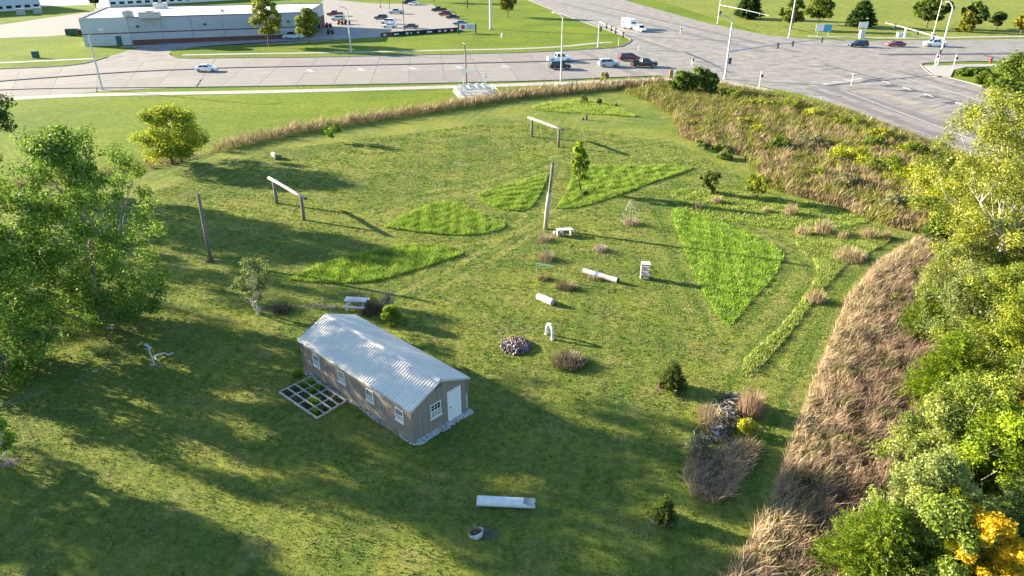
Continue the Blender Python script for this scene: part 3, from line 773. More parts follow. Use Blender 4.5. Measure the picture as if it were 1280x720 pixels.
# boxes at the top left
for (b, lab) in [((27, 18.5), "pale utility box nearest the left edge on the top left lawn"), ((48, 17), "pale utility box right of another on the top left lawn")]:
    o = thing("utility_box", P(*b), lab, "utility box", R(20), "boxes on the top left lawn")
    MB().box((0, 0, 1.1), (2.4, 2.0, 2.2)).build("casing", mat("box_greygreen", (.30, .33, .31), .7), o); MB().box((-1.23, 0, 1.1), (.06, 1.9, 2.1)).build("door", white_m, o); MB().box((0, 0, 2.24), (2.55, 2.15, .1)).build("lid", steel, o)
o = thing("dumpster", P(91, 44.5), "dark green dumpster at the store's left end", "dumpster", R(10))
MB().box((0, 0, .95), (3., 1.9, 1.6)).build("bin", mat("dumpster_green", (.03, .07, .045), .6), o); MB().box((0, .1, 1.85), (3.05, 1.6, .1)).build("lid", dark_m, o)
for x in (-1.2, 1.2): MB().box((x, -.97, 1.0), (.15, .08, 1.4)).build("rib", MATS["dumpster_green"], o)
for x in (-1.3, 1.3): MB().tube([(x, -.7, .1), (x + .12, -.7, .1)], .1, 8).build("caster", dark_m, o)
o = thing("dumpster", P(100, 43.5), "brown scrap container between the dumpster and the store wall", "dumpster", R(10))
MB().box((0, 0, .8), (2., 1.5, 1.4)).build("bin", mat("scrap_brown", (.13, .07, .05), .9), o); MB().box((0, 0, 1.55), (2.05, 1.55, .08)).build("lid", MATS["scrap_brown"], o)
o = thing("utility_box", P(45.5, 72.5), "small dark green utility box on the grass by the far sidewalk", "utility box")
MB().box((0, 0, .75), (1.3, .9, 1.5)).build("casing", green_door, o); MB().box((0, 0, 1.53), (1.4, 1.0, .08)).build("lid", green_door, o)
o = thing("hydrant", P(627.5, 46.5), "small white hydrant on the grass right of the grey monopole", "hydrant")
MB().tube([(0, 0, 0), (0, 0, .7), (0, 0, .95), (0, 0, 1.1)], [.28, .26, .26, .1], 10).build("barrel", white_m, o); MB().tube([(-.4, 0, .65), (.4, 0, .65)], .13, 8).build("outlet", white_m, o)
o = thing("hydrant", P(1238, 78), "red fire hydrant beside the road at the far right", "hydrant")
MB().tube([(0, 0, 0), (0, 0, .8), (0, 0, 1.05), (0, 0, 1.2)], [.26, .24, .24, .08], 10).build("barrel", mat("hydrant_red", (.4, .03, .03), .5), o); MB().tube([(-.4, 0, .7), (.4, 0, .7)], .13, 8).build("outlet", MATS["hydrant_red"], o)
o = thing("warning_marker", P(838.5, 98), "amber rounded marker on the sidewalk left of the evergreen shrubs", "marker")
MB().box((0, 0, .75), (.75, .25, 1.3)).build("panel", mat("amber_panel", (.30, .17, .03), .7), o); MB().tube([(0, .13, 1.4), (0, -.13, 1.4)], .375, 12).build("rounded_top", MATS["amber_panel"], o); MB().box((0, 0, .06), (.9, .5, .12)).build("foot", dark_m, o)
for (b, t, lab) in [((690.5, 112.5), 104.5, "taller white marker post in the dry grass below the street lamp"), ((704.5, 109.5), 105, "shorter white marker in the dry grass right of the street lamp")]:
    h = HT(b, t); o = thing("marker_post", P(*b), lab, "marker", 0, "white markers in the dry grass")
    MB().tube([(0, 0, 0), (0, 0, h)], [.16, .12], 8).build("post", white_m, o); MB().box((0, -.1, h - .2), (.34, .12, .4)).build("plate", white_m, o)
# gas pipe station
g0 = P(598, 119.5)
o = thing("gas_station_pad", g0, "white gravel pad with white gas pipes inside a rail fence", "gas pipes", R(14)); o.scale = (.85,) * 3
MB().prism([(-4.6, -2.2), (4.4, -2.2), (4.4, 6.2), (-4.6, 6.2)], -.02, .05).build("gravel_pad", mat("pad_gravel", (.30, .29, .28), .9, var=.2, scale=3), o)
for x in (-4.3, -1.4, 1.4, 4.2):
    for y in ((-2, 6) if abs(x) < 3 else (-2, 2, 6)):
        MB().tube([(x, y, 0), (x, y, 1.15)], .07, 6).build("fence_post", white_m, o)
for z in (.55, 1.1):
    for a, b in (((-4.3, -2), (4.2, -2)), ((-4.3, 6), (4.2, 6)), ((-4.3, -2), (-4.3, 6)), ((4.2, -2), (4.2, 6))):
        MB().tube([(*a, z), (*b, z)], .05, 6).build("fence_rail", white_m, o)
pipe_m = mat("pipe_white", (.48, .49, .49), .4)
for y in (.2, 1.6, 3.4, 4.8):
    MB().tube([(-3.2, y, 0), (-3.2, y, 1.1), (-2.8, y, 1.35), (2.4, y, 1.35), (2.8, y, 1.1), (2.8, y, 0)], .16, 8).build("pipe", pipe_m, o)
for x in (-1.6, .2, 1.6):
    MB().tube([(x, .2, 1.35), (x, 4.8, 1.35)], .13, 8).build("cross_pipe", pipe_m, o)
    v_ = MB().tube([(x, 2.4, 1.3), (x, 2.4, 2.1)], .1, 8).build("valve", pipe_m, o); MB().tube([(x, 2.4, 2.1), (x, 2.4, 2.16)], .34, 12).build("handwheel", pipe_m, v_)
MB().tube([(-3.8, 1.5, 0), (-3.8, 1.5, 2.4)], .1, 8).build("vent_pipe", pipe_m, o); MB().tube([(-2.2, 5.6, 0), (-2.2, 5.6, 2.8)], .09, 8).build("vent_pipe", pipe_m, o)
MB().tube([(2.3, 3, 0), (2.3, 3, 3.4)], .06, 6).build("sign_post", pipe_m, o); MB().tube([(2.25, 2.9, 3.4), (2.25, 2.84, 3.4)], .5, 14).build("round_sign", white_m, o)

# ================================================================ vehicles
tyre_m = mat("tyre", (.012, .012, .013), .85); rim_m = mat("rim", (.35, .35, .36), .35, .8); light_w = mat("headlight", (.7, .7, .68), .15); light_r = mat("tail_light", (.35, .015, .015), .25)
under_m = mat("underbody", (.015, .015, .016), .9)
def paint(name, c, rough=.28, metal=.0): return mat("car_paint_" + name, c, rough, metal, .04, spec=.5)
def loft(secs):
    """secs: list of (x, [(y, z)...]) right half outlines from bottom to top, mirrored"""
    mb = MB(); k = len(secs[0][1]); ring = 2 * k; vs = []
    for x, pr in secs:
        vs += [(x, -y, z) for y, z in pr] + [(x, y, z) for y, z in reversed(pr)]
    fs = []
    for i in range(len(secs) - 1):
        for j in range(ring):
            a, b = i * ring + j, i * ring + (j + 1) % ring
            fs.append((a, b, b + ring, a + ring)[::-1])
    fs += [tuple(range(ring)), tuple((len(secs) - 1) * ring + j for j in range(ring))[::-1]]
    return mb.add(vs, fs)
SPEC = {  # L, W, body sections (x, top z), cabin: bottom x0,x1, roof x0,x1, belt z, roof z, wheel x, wheel r
    'sedan': dict(L=4.75, W=1.82, top=[(-2.37, .85), (-2.2, .98), (-1.6, 1.02), (.9, .98), (1.9, .86), (2.3, .72), (2.37, .6)], cab=(-1.75, 1.05, -1.05, .25), belt=.98, roof=1.46, wx=1.4, wr=.33),
    'suv': dict(L=4.7, W=1.9, top=[(-2.35, 1.0), (-2.28, 1.12), (-1.6, 1.14), (1.0, 1.12), (1.95, 1.02), (2.28, .88), (2.35, .7)], cab=(-2.22, 1.15, -1.95, .35), belt=1.1, roof=1.74, wx=1.42, wr=.37),
    'minivan': dict(L=5.1, W=1.98, top=[(-2.55, 1.0), (-2.48, 1.12), (-1.6, 1.14), (1.3, 1.1), (2.1, .98), (2.5, .8), (2.55, .65)], cab=(-2.42, 1.6, -2.2, .55), belt=1.08, roof=1.78, wx=1.52, wr=.35),
    'van': dict(L=5.7, W=2.02, top=[(-2.85, 1.1), (-2.8, 1.25), (-1.6, 1.28), (1.5, 1.26), (2.3, 1.15), (2.78, .95), (2.85, .7)], cab=(-2.76, 1.9, -2.7, 1.2), belt=1.24, roof=2.12, wx=1.75, wr=.37),
    'pickup': dict(L=5.85, W=2.02, top=[(-2.92, .86), (-2.9, .88), (-.9, .9), (-.85, 1.18), (1.35, 1.2), (2.35, 1.13), (2.85, 1.0), (2.92, .8)], cab=(-.88, 1.5, -.72, .75), belt=1.17, roof=1.92, wx=1.85, wr=.4),
}
PROTO = {}
def make_car(kind):
    sp = SPEC[kind]; w = sp['W'] / 2; o = thing("car", (0, 0, 0), "x", "car")
    pm = paint("white", (.78, .78, .77))
    secs = []
    for x, z in sp['top']:
        e = 1 - .10 * max(0, (abs(x) / (sp['L'] / 2)) ** 6)
        secs.append((x, [(w * .86 * e, .28), (w * e, .45), (w * e, z * .72), (w * .93 * e, z)]))
    MB.build(loft(secs), "body", pm, o)
    x0, x1, r0, r1 = sp['cab']; b, t = sp['belt'], sp['roof']; wb, wt = w * .93, w * .76
    gl = loft([(x0, [(wb, b), (wb, b + .01)]), (x1, [(wb, b), (wb, b + .01)])])
    mb = MB(); V = [(x0, -wb, b), (x1, -wb, b), (x1, wb, b), (x0, wb, b), (r0, -wt, t - .05), (r1, -wt, t - .05), (r1, wt, t - .05), (r0, wt, t - .05)]
    mb.add(V, [(0, 1, 5, 4), (1, 2, 6, 5), (2, 3, 7, 6), (3, 0, 4, 7)]); mb.build("window_glass", glass_mat(), o)
    mb = MB(); V2 = [(r0 - .06, -wt - .02, t - .07), (r1 + .10, -wt - .02, t - .07), (r1 + .10, wt + .02, t - .07), (r0 - .06, wt + .02, t - .07), (r0 + .08, -wt + .12, t), (r1 - .12, -wt + .12, t), (r1 - .12, wt - .12, t), (r0 + .08, wt - .12, t)]
    mb.add(V2, [(0, 1, 5, 4), (1, 2, 6, 5), (2, 3, 7, 6), (3, 0, 4, 7), (4, 5, 6, 7), (3, 2, 1, 0)]); mb.build("roof", pm, o)
    mb = MB()
    for sg in (-1, 1):
        for (xa, xb) in ((x0, r0), (x1, r1), ((x0 + x1) / 2 - .1, (r0 + r1) / 2 - .1)):
            mb.tube([(xa, sg * wb, b - .03), (xb, sg * (wt + .012), t - .04)], .05, 5)
    mb.build("pillars", pm, o)
    if kind in ('van',):
        mb = MB()
        for sg in (-1, 1): mb.add([(-2.7, sg * (wb + .012), b), (-1.2, sg * (wb + .012), b), (-1.2, sg * (wt + .02), t - .05), (-2.66, sg * (wt + .02), t - .05)], [(0, 1, 2, 3)])
        mb.build("side_panel", pm, o)
    if kind == 'pickup':
        mb = MB()
        for sg in (-1, 1): mb.box((-1.9, sg * (w * .93 - .06), 1.03), (1.98, .12, .34))
        mb.box((-2.84, 0, 1.03), (.1, w * 1.7, .34)); mb.build("bed_wall", pm, o)
        MB().box((-1.88, 0, .91), (1.85, w * 1.6, .03)).build("bed_floor", under_m, o)
    for sx in (-1, 1):
        for sy in (-1, 1):
            wh = MB().tube([(sx * sp['wx'], sy * (w - .20), sp['wr']), (sx * sp['wx'], sy * (w + .015), sp['wr'])], sp['wr'], 16).build("wheel", tyre_m, o)
            MB().tube([(sx * sp['wx'], sy * (w + .015), sp['wr']), (sx * sp['wx'], sy * (w + .03), sp['wr'])], sp['wr'] * .6, 12).build("rim", rim_m, wh)
    fz = sp['top'][-2][1] * .86; hl = sp['L'] / 2
    for sy in (-1, 1):
        MB().box((hl - .05, sy * w * .66, fz), (.14, .38, .16)).build("headlight", light_w, o)
        MB().box((-hl + .04, sy * w * .76, sp['top'][1][1] * .86), (.12, .22, .28)).build("tail_light", light_r, o)
        MB().box((x1 - .25, sy * (w + .1), b + .05), (.14, .22, .15)).build("mirror", pm, o)
    MB().box((hl - .03, 0, .42), (.12, w * 1.7, .2)).build("front_bumper", under_m, o)
    MB().box((-hl + .03, 0, .45), (.12, w * 1.7, .2)).build("rear_bumper", under_m, o)
    return o
def car(kind, px, py, ang, pm, label, cat=None, group=None, sc=1.):
    first = kind not in PROTO
    if first: PROTO[kind] = make_car(kind); o = PROTO[kind]
    else: o = copy_tree(PROTO[kind])
    nm = {'sedan': 'sedan_car', 'suv': 'suv_car', 'minivan': 'minivan', 'van': 'van', 'pickup': 'pickup_truck'}[kind]
    o.name = nm
    g = P(px, py); o.location = (g[0], g[1], .012); o.rotation_euler = (0, 0, ang); o.scale = (sc,) * 3
    for ch in o.children:
        if ch.material_slots and ch.material_slots[0].material and ch.material_slots[0].material.name.startswith("car_paint"):
            ch.material_slots[0].link = 'OBJECT'; ch.material_slots[0].material = pm
    o["label"] = label; o["category"] = cat or {'sedan': 'car', 'suv': 'car', 'minivan': 'minivan', 'van': 'van', 'pickup': 'pickup truck'}[kind]
    if group: o["group"] = group
    elif "group" in o: del o["group"]
    return o
WH = paint("white", (.78, .78, .77)); BK = paint("black", (.012, .013, .016)); MR = paint("maroon", (.12, .012, .02)); NB = paint("navy", (.012, .025, .05)); GY = paint("grey", (.07, .075, .085)); SB = paint("steelblue", (.10, .17, .24)); SV = paint("silver", (.42, .46, .48)); RD = paint("red", (.20, .015, .03)); PB = paint("paleblue", (.42, .50, .53))
hr = heading((640, 78), (775, 73)); h0 = heading((160, 89), (320, 84))
car('sedan', 258.5, 89.2, h0 + R(-3), WH, "white sedan alone on the road below the store")
car('pickup', 699, 77, hr, WH, "white pickup truck on the road beside the black car")
car('suv', 699.5, 86.2, hr, BK, "black car just below the white pickup truck on the road")
car('suv', 760.5, 83.2, hr, SV, "silver white car behind the black pickup truck on the road")
car('minivan', 786, 75.6, hr, MR, "maroon minivan beside the median at the junction")
car('pickup', 804.5, 83.6, hr, BK, "black pickup truck waiting at the junction behind the maroon minivan")
hn = heading((740, 20), (860, 52))
car('pickup', 799.5, 39.3, hn, WH, "white pickup truck towing the white camper trailer")
car('suv', 1072.5, 58.8, R(178), NB, "dark blue car left of the maroon car across the junction")
car('sedan', 1119, 58.2, R(179), RD, "maroon car between the dark blue car and the white truck")
car('pickup', 1168, 58, R(180), WH, "white pickup truck behind the signal pole at the right")
LOT = "vehicles in the parking lot"
for k, x, y, a, p, lab in [
    ('van', 367, 48.6, 182, PB, "pale blue van parked along the store's front wall"), ('pickup', 419, 19.8, 186, MR, "maroon pickup truck parked at the store's right end"), ('suv', 422.5, 25.5, 184, SV, "silver car parked below the maroon pickup truck"),
    ('pickup', 495.5, 17.2, 182, SV, "silver white pickup truck in the middle of the parking lot"), ('suv', 476.5, 24.3, 176, GY, "grey car at the left of the middle parking row"), ('suv', 484.5, 29.8, 178, WH, "upper of two white cars side by side in the parking lot"),
    ('sedan', 487, 34.6, 180, WH, "lower of two white cars side by side in the parking lot"), ('sedan', 513.5, 35.3, 178, GY, "dark grey sedan beside the lamp post above the black blocks"), ('pickup', 549, 14.4, 174, BK, "black pickup truck topmost in the right parking row"),
    ('suv', 556.5, 19.6, 176, RD, "dark red car below the topmost black pickup truck"), ('sedan', 566, 23.4, 176, BK, "black sedan in the right parking row above the blue car"), ('sedan', 575, 31.2, 182, SB, "blue car behind the store's low sign"),
    ('van', 512, 5.2, 180, BK, "dark van at the top edge of the parking lot"), ('sedan', 517, 6.5, 184, WH, "white car in front of the dark van at the top edge")]:
    car(k, x, y, R(a), p, lab, None, LOT, 1.0)
# camper trailer
o = thing("camper_trailer", P(786, 36), "white camper trailer towed down the north road", "trailer", hn)
mb = loft([(-3.3, [(1.15, .5), (1.2, .7), (1.2, 2.9), (1.05, 3.05)]), (2.6, [(1.15, .5), (1.2, .7), (1.2, 2.9), (1.05, 3.05)]), (3.3, [(1.15, .9), (1.2, 1.1), (1.2, 2.5), (1.05, 2.7)])])
mb.build("body", WH, o)
for x in (-1.8, .4): MB().box((x, -1.21, 2.0), (1.1, .03, .6)).build("window", glass_mat(), o); MB().box((x, 1.21, 2.0), (1.1, .03, .6)).build("window", glass_mat(), o)
MB().box((3.0, 0, 2.1), (.7, 1.5, .5)).build("front_window", glass_mat(), o)
MB().box((1.7, -1.215, 1.6), (.7, .03, 1.9)).build("door", SV, o)
MB().box((-.4, 0, 3.15), (.9, .8, .28)).build("roof_unit", SV, o)
MB().box((-.4, -1.21, .95), (5.6, .03, .18)).build("stripe", GY, o)
for x in (-.9, .05):
    for sy in (-1, 1): MB().tube([(x, sy * .98, .36), (x, sy * 1.2, .36)], .36, 14).build("wheel", tyre_m, o)
MB().tube([(3.1, 0, .6), (4.6, 0, .55)], .08, 6).build("tow_bar", dark_m, o)
# mowers / machines on the store's forecourt
for (x, y, c, lab) in [(425.5, 30.8, (.45, .14, .02), "orange garden machine parked right of the silver car"), (434, 30.4, (.28, .02, .03), "red garden machine at the end of the machine row"), (411, 34.5, (.05, .04, .04), "dark machine against the store's end wall"), (413, 42.5, (.03, .04, .05), "dark garden machine on the store's forecourt in the shade")]:
    o = thing("garden_machine", P(x, y), lab, "machine", R(20), "machines on the store's forecourt"); cm = mat("machine_%d" % int(x), c, .5)
    MB().box((0, 0, .75), (1.9, 1.0, .5)).build("body", cm, o); MB().box((-.5, 0, 1.25), (.6, .7, .55)).build("seat", dark_m, o); MB().box((.6, 0, 1.1), (.8, .7, .3)).build("hood", cm, o)
    MB().tube([(.1, 0, 1.0), (-.15, 0, 1.6)], .04, 6).build("steering_column", dark_m, o)
    for sx in (-.65, .65):
        for sy in (-.55, .55): MB().tube([(sx, sy - .12, .38), (sx, sy + .12, .38)], .38, 12).build("wheel", tyre_m, o)
# ================================================================ obstacles and furniture on the lawn
palelog = mat("peeled_log", (.36, .31, .27), .85, var=.22, scale=5, bump=.3, bscale=20)
greypost = mat("grey_post", (.16, .135, .12), .9, var=.3, scale=6, bump=.4, bscale=20)
def log_beam(b0, b1, t0, t1, e0, e1, label):
    o = thing("log_jump", P(*b0), label, "log jump"); A, B = Vector(P(*b0)), Vector(P(*b1)); h = (HT(b0, t0) + HT(b1, t1)) / 2
    for q in (A, B):
        p = q - A
        MB().tube([p - Vector((0, 0, .1)), p + Vector((.03, 0, h * .5)), p + Vector((0, 0, h))], [.19, .175, .16], 10).build("post", greypost, o, True)
    zc = h + .12
    L0, L1 = Vector(P(e0[0], e0[1], zc)) - A, Vector(P(e1[0], e1[1], zc)) - A
    d = (B - A).normalized(); Ls = (L1 - L0).length; over = (Ls - (B - A).length) / 2
    L0 = -d * over + Vector((0, 0, zc)); L1 = (B - A) + d * over + Vector((0, 0, zc))
    lg = MB().tube([L0, L0.lerp(L1, .33) + Vector((0, 0, .03)), L0.lerp(L1, .7) - Vector((0, 0, .02)), L1], [.155, .165, .17, .18], 12).build("log", palelog, o, True)
    MB().tube([L1 + d * .002, L1 + d * .012], .15, 12).build("cut_end", mat("log_heart", (.10, .06, .04), .9), lg)
    return o
log_beam((346, 254), (380, 275), 226, 247, (336, 222), (382, 248), "pale log resting on two posts near the left lawn, nearer of two")
log_beam((664.5, 171), (698, 184), 149, 162, (656.5, 148), (704.5, 162.5), "pale log resting on two posts at the back of the lawn")
def pole(base, top, lean, r, label, m, foot=None):
    h = HT(base, top); o = thing("wooden_pole", P(*base), label, "pole")
    MB().tube([(0, 0, -.1), (lean * .35, 0, h * .4), (lean, 0, h)], [r, r * .95, r * .8], 12).build("shaft", m, o, True)
    MB().tube([(lean, 0, h), (lean + .002, 0, h + .03)], r * .82, 12).build("cap", dark_m, o)
    return o, h
o, h = pole((263.5, 325), 243, .12, .17, "dark upright wooden pole on the left lawn", greypost)
o, h = pole((682, 286), 203.5, .55, .17, "leaning telephone pole with peeling lower half in the lawn's centre", greypost)
MB().tube([(0, 0, 0), (.14, 0, h * .36), (.27, 0, h * .55)], [.235, .215, .19], 10).build("vine_sleeve", palelog, o, True)
# bench by the pole
o = thing("bench", P(706, 294), "small weathered white bench beside the leaning pole", "bench", R(8))
for k in range(3): MB().box((.18, -.22 + k * .22, .62), (1.15, .2, .06)).build("seat_plank", mat("weathered_white", (.50, .46, .42), .85, var=.15), o)
for x in (-.25, .6): MB().box((x, 0, .29), (.12, .55, .58)).build("leg", mat("weathered_white", (0, 0, 0)), o)
MB().box((-.62, -.05, .3), (.34, .5, .6)).build("side_block", palelog, o); MB().box((-.62, -.05, .64), (.42, .6, .07)).build("block_cap", mat("weathered_white", (0, 0, 0)), o)
MB().box((.2, -.05, .2), (.7, .06, .07)).build("brace", greypost, o)
for i, (x, y) in enumerate([(697, 293), (699.5, 290), (694, 292.5)]):
    b = MB(); b.tube([(0, 0, -.05), (.03, 0, .12), (0, .02, .27), (0, 0, .34)], [.24, .30, .22, .05], 7)
    t = b.build("rock", mat("grey_rock", (.30, .27, .24), .9, var=.25, scale=6), None, False, P(x, y)); tag(t, ["grey rock touching the bench's left side", "upper grey rock left of the bench", "leftmost grey rock below the leaning pole"][i], "rock", "rocks by the bench")
# painted log / barrel row
def ppos(x, y): return Vector(P(x, y))
A, B = ppos(729, 341.5), ppos(772, 354); d = B - A
o = thing("painted_log", A, "weathered pale log with white and blue painted stretches lying in grass", "log")
blue_b = mat("barrel_blue", (.10, .19, .34), .5); wht_b = mat("barrel_white", (.33, .33, .34), .6, var=.12, scale=3)
segs = [(0, .17, palelog, .25), (.17, .36, wht_b, .25), (.36, .45, blue_b, .25), (.45, .66, wht_b, .245), (.66, .82, palelog, .24), (.82, 1.0, wht_b, .245)]
for u0, u1, m_, r in segs:
    p, q = d * u0, d * u1
    b_ = MB().tube([p + Vector((0, 0, r)), p.lerp(q, .5) + Vector((0, 0, r)), q + Vector((0, 0, r))], [r, r, r], 14).build("log_section", m_, o)
MB().tube([d + Vector((0, 0, .28)), d * 1.005 + Vector((0, 0, .28))], .25, 12).build("end_opening", dark_m, o)
# stacked crates
o = thing("crate_stack", P(805.5, 348), "tower of three weathered white wooden crates on the lawn", "crate stack", R(-6)); o.scale = (.8, .8, .95)
for k in range(3):
    z = .08 + k * .5
    for zz in (z + .05, z + .36):
        MB().box((0, -.36, zz), (.86, .05, .12)).build("crate_slat", mat("weathered_white", (0, 0, 0)), o); MB().box((0, .36, zz), (.86, .05, .12)).build("crate_slat", mat("weathered_white", (0, 0, 0)), o)
        MB().box((-.44, 0, zz), (.05, .68, .12)).build("crate_slat", mat("weathered_white", (0, 0, 0)), o); MB().box((.44, 0, zz), (.05, .68, .12)).build("crate_slat", mat("weathered_white", (0, 0, 0)), o)
    MB().box((0, 0, z + .43), (.96, .84, .04)).build("crate_lid", mat("weathered_white", (0, 0, 0)), o)
    for sx in (-.4, .4):
        for sy in (-.32, .32): MB().box((sx, sy, z + .2), (.07, .07, .44)).build("crate_post", greypost, o)
def culvert(A, B, r, label, broken=False, name="white_pipe", wall=.02):
    A, B = Vector(A), Vector(B); d = (B - A); L = d.length; t = d.normalized(); n = Vector((-t.y, t.x, 0)); o = thing(name, A, label, "pipe")
    N = 24; mb = MB()
    st_ = [0, .02, .33, .66, .765, .77, .775, .80] if broken else [0, .03, .36, .37, .4, .7, .97, 1.0]
    rr = [r * (1.02 if (i in (1, 4)) else 1) for i in range(len(st_))]
    for (a, sgn) in ((1., 1), (1 - wall / r, -1)):
        vs = []
        for i, u in enumerate(st_):
            for k in range(N):
                an = 2 * math.pi * k / N
                vs.append(t * (u * L) + n * math.cos(an) * rr[i] * a + Vector((0, 0, r + math.sin(an) * rr[i] * a)))
        fs = []
        for i in range(len(st_) - 1):
            for k in range(N):
                f = (i * N + k, i * N + (k + 1) % N, (i + 1) * N + (k + 1) % N, (i + 1) * N + k)
                fs.append(f if sgn > 0 else f[::-1])
        mb.add(vs, fs)
    if broken:     # torn end: upper wall missing
        vs = []; fs = []; ks = [k for k in range(N + 1) if True]
        us = [.80, .86, .93, 1.0]
        for i, u in enumerate(us):
            for k in range(N):
                an = 2 * math.pi * k / N; vs.append(t * (u * L * (1 if not (k % 5 == 1 and i == 3) else .975)) + n * math.cos(an) * r + Vector((0, 0, r + math.sin(an) * r)))
        top = lambda k, i: .12 < (math.sin(2 * math.pi * k / N)) - (.55 - .3 * i) and math.cos(2 * math.pi * k / N) < .75
        for i in range(3):
            for k in range(N):
                if top(k, i): continue
                fs.append((i * N + k, i * N + (k + 1) % N, (i + 1) * N + (k + 1) % N, (i + 1) * N + k))
        mb.add(vs, fs)
    mb.build("shell", mat("pvc_white", (.58, .575, .56), .5, var=.12, scale=3), o, True)
    for u in (.02, .63 if broken else .38): MB().tube([t * (u * L) + Vector((0, 0, r)), t * (u * L + .03) + Vector((0, 0, r))], r * 1.03, 24, False).build("rib", MATS["pvc_white"], o)
    return o
c0, c1 = Vector(P(596.5, 630.5)), Vector(P(669, 634))
culvert(c0, c1, .26, "long white plastic pipe with a torn right end on the near lawn", True)
culvert(P(672.5, 374), P(690.5, 381.5), .27, "short white plastic pipe lying on the lawn with open dark end")
# white hoop
o = thing("white_hoop", P(687, 421), "white arched hoop standing on the lawn beside the stone mound", "hoop", R(-62))
pts = [(-.42, 0, 0), (-.42, 0, .55), (-.34, 0, .82), (-.12, 0, 1.02), (.12, 0, 1.02), (.34, 0, .82), (.42, 0, .55), (.42, 0, 0)]
mb = MB()
for i in range(len(pts) - 1):
    mb.tube([pts[i], pts[i + 1]], .11, 8)
mb.build("arch", MATS["pvc_white"], o); MB().box((-.42, 0, .03), (.3, .3, .06)).build("foot", palelog, o); MB().box((.42, 0, .03), (.3, .3, .06)).build("foot", palelog, o)
# stone mound and brush ring
def mound_z(c, rx, hgt): return lambda p: hgt * np.clip(1 - ((p[:, 0] - c[0]) ** 2 + (p[:, 1] - c[1]) ** 2) / rx ** 2, 0, 1) ** .7
c = P(644, 433)
poly = [(c[0] + 1.15 * math.cos(a), c[1] + 1.15 * math.sin(a)) for a in np.linspace(0, 6.28, 20)[:-1]]
o = stones("stone_mound", poly, 150, .10, (.05, .035, .035), (.20, .15, .14), 0, None, None, mound_z(c, 1.15, .30), flat=.8)
tag(o, "round mound of purple-brown stones with yellow flowers on top", "stone mound")
if "kind" in o: del o["kind"]
# jump with teal rail
A, B = Vector(P(671, 346)), Vector(P(704, 352)); o = thing("jump_stand", A, "thin jump with two slim posts and a faint teal rail", "jump"); e = B - A
for p in (Vector((0, 0, 0)), e): MB().tube([p, p + Vector((0, 0, 1.3))], .035, 6).build("post", steel, o)
MB().tube([Vector((0, 0, 1.25)), e * .6 + Vector((0, 0, 1.3))], .04, 6).build("rail", mat("teal_rail", (.12, .33, .30), .6), o)
# wire cone round a dry plant
o = thing("wire_cage", P(786.5, 281), "cone-shaped wire cage round a dry plant with a thin stake", "wire cage"); wire = mat("cage_wire", (.45, .44, .42), .5, .3)
hh = HT((786.5, 281), 249)
MB().tube([(0, 0, 0), (0, 0, hh)], .03, 6).build("stake", wire, o)
for k in range(9):
    a = k * 6.283 / 9; MB().tube([(.95 * math.cos(a), .95 * math.sin(a), 0), (.8 * math.cos(a), .8 * math.sin(a), 1.2), (.12 * math.cos(a), .12 * math.sin(a), hh * .93)], .007, 4).build("wire", wire, o)
for z, r in ((.5, .9), (1.15, .81), (1.75, .46)):
    MB().tube([(r * math.cos(a), r * math.sin(a), z) for a in np.linspace(0, 6.283, 18)], .007, 4).build("wire_ring", wire, o)
# picnic table
o = thing("picnic_table", P(446, 385), "white weathered picnic table behind the shed", "picnic table", heading((436, 388), (456, 388)) + R(-6))
pw = mat("picnic_white", (.40, .41, .41), .75, var=.1, scale=5)
for k in range(4): MB().box((0, -.3 + k * .2, .76), (1.75, .18, .045)).build("top_plank", pw, o)
for sy in (-.72, .72):
    for k in range(2): MB().box((0, sy + (k - .5) * .16, .46), (1.75, .14, .045)).build("seat_plank", pw, o)
for sx in (-.6, .6):
    for sg in (-1, 1): MB().tube([(sx, sg * .6, 0), (sx, sg * .22, .74)], .05, 6).build("leg", pw, o)
    MB().box((sx + .06, 0, .42), (.05, 1.6, .09)).build("seat_support", pw, o); MB().box((sx + .06, 0, .71), (.05, .74, .07)).build("top_support", pw, o)
# garden grid
A, B, C, D = [Vector(P(*q)) for q in ((349.5, 491.5), (387.5, 472.5), (432.5, 502.5), (396.5, 524))]
o = thing("lattice_planter", A, "wooden lattice garden frame on the ground beside the shed", "garden frame"); gm = mat("frame_grey_wood", (.40, .36, .30), .85, var=.2, scale=6)
soil = mat("dark_soil", (.05, .055, .025), .95, var=.4, scale=8, bump=.6)
MB().prism([Vector((0, 0)), (B - A).xy, (C - A).xy, (D - A).xy], -.02, .03).build("soil_bed", soil, o)
def bar(p, q, w, z0, z1, nm, mm):
    t = (q - p).normalized(); n = Vector((-t.y, t.x, 0)) * w / 2
    return MB().prism([(p - n), (q - n), (q + n), (p + n)], z0, z1).build(nm, mm, o)
for k in range(5):
    u = k / 4; bar(A.lerp(B, u) - A, D.lerp(C, u) - A, .085, .0, .15, "rail", gm)
for k in range(5):
    u = k / 4; bar(A.lerp(D, u) - A, B.lerp(C, u) - A, .07, .0, .132 + .001 * k, "slat", mat("frame_dark_wood", (.32, .29, .25), .85, var=.25, scale=6) if 0 < k < 4 else gm)
GRID = (A, B, C, D)
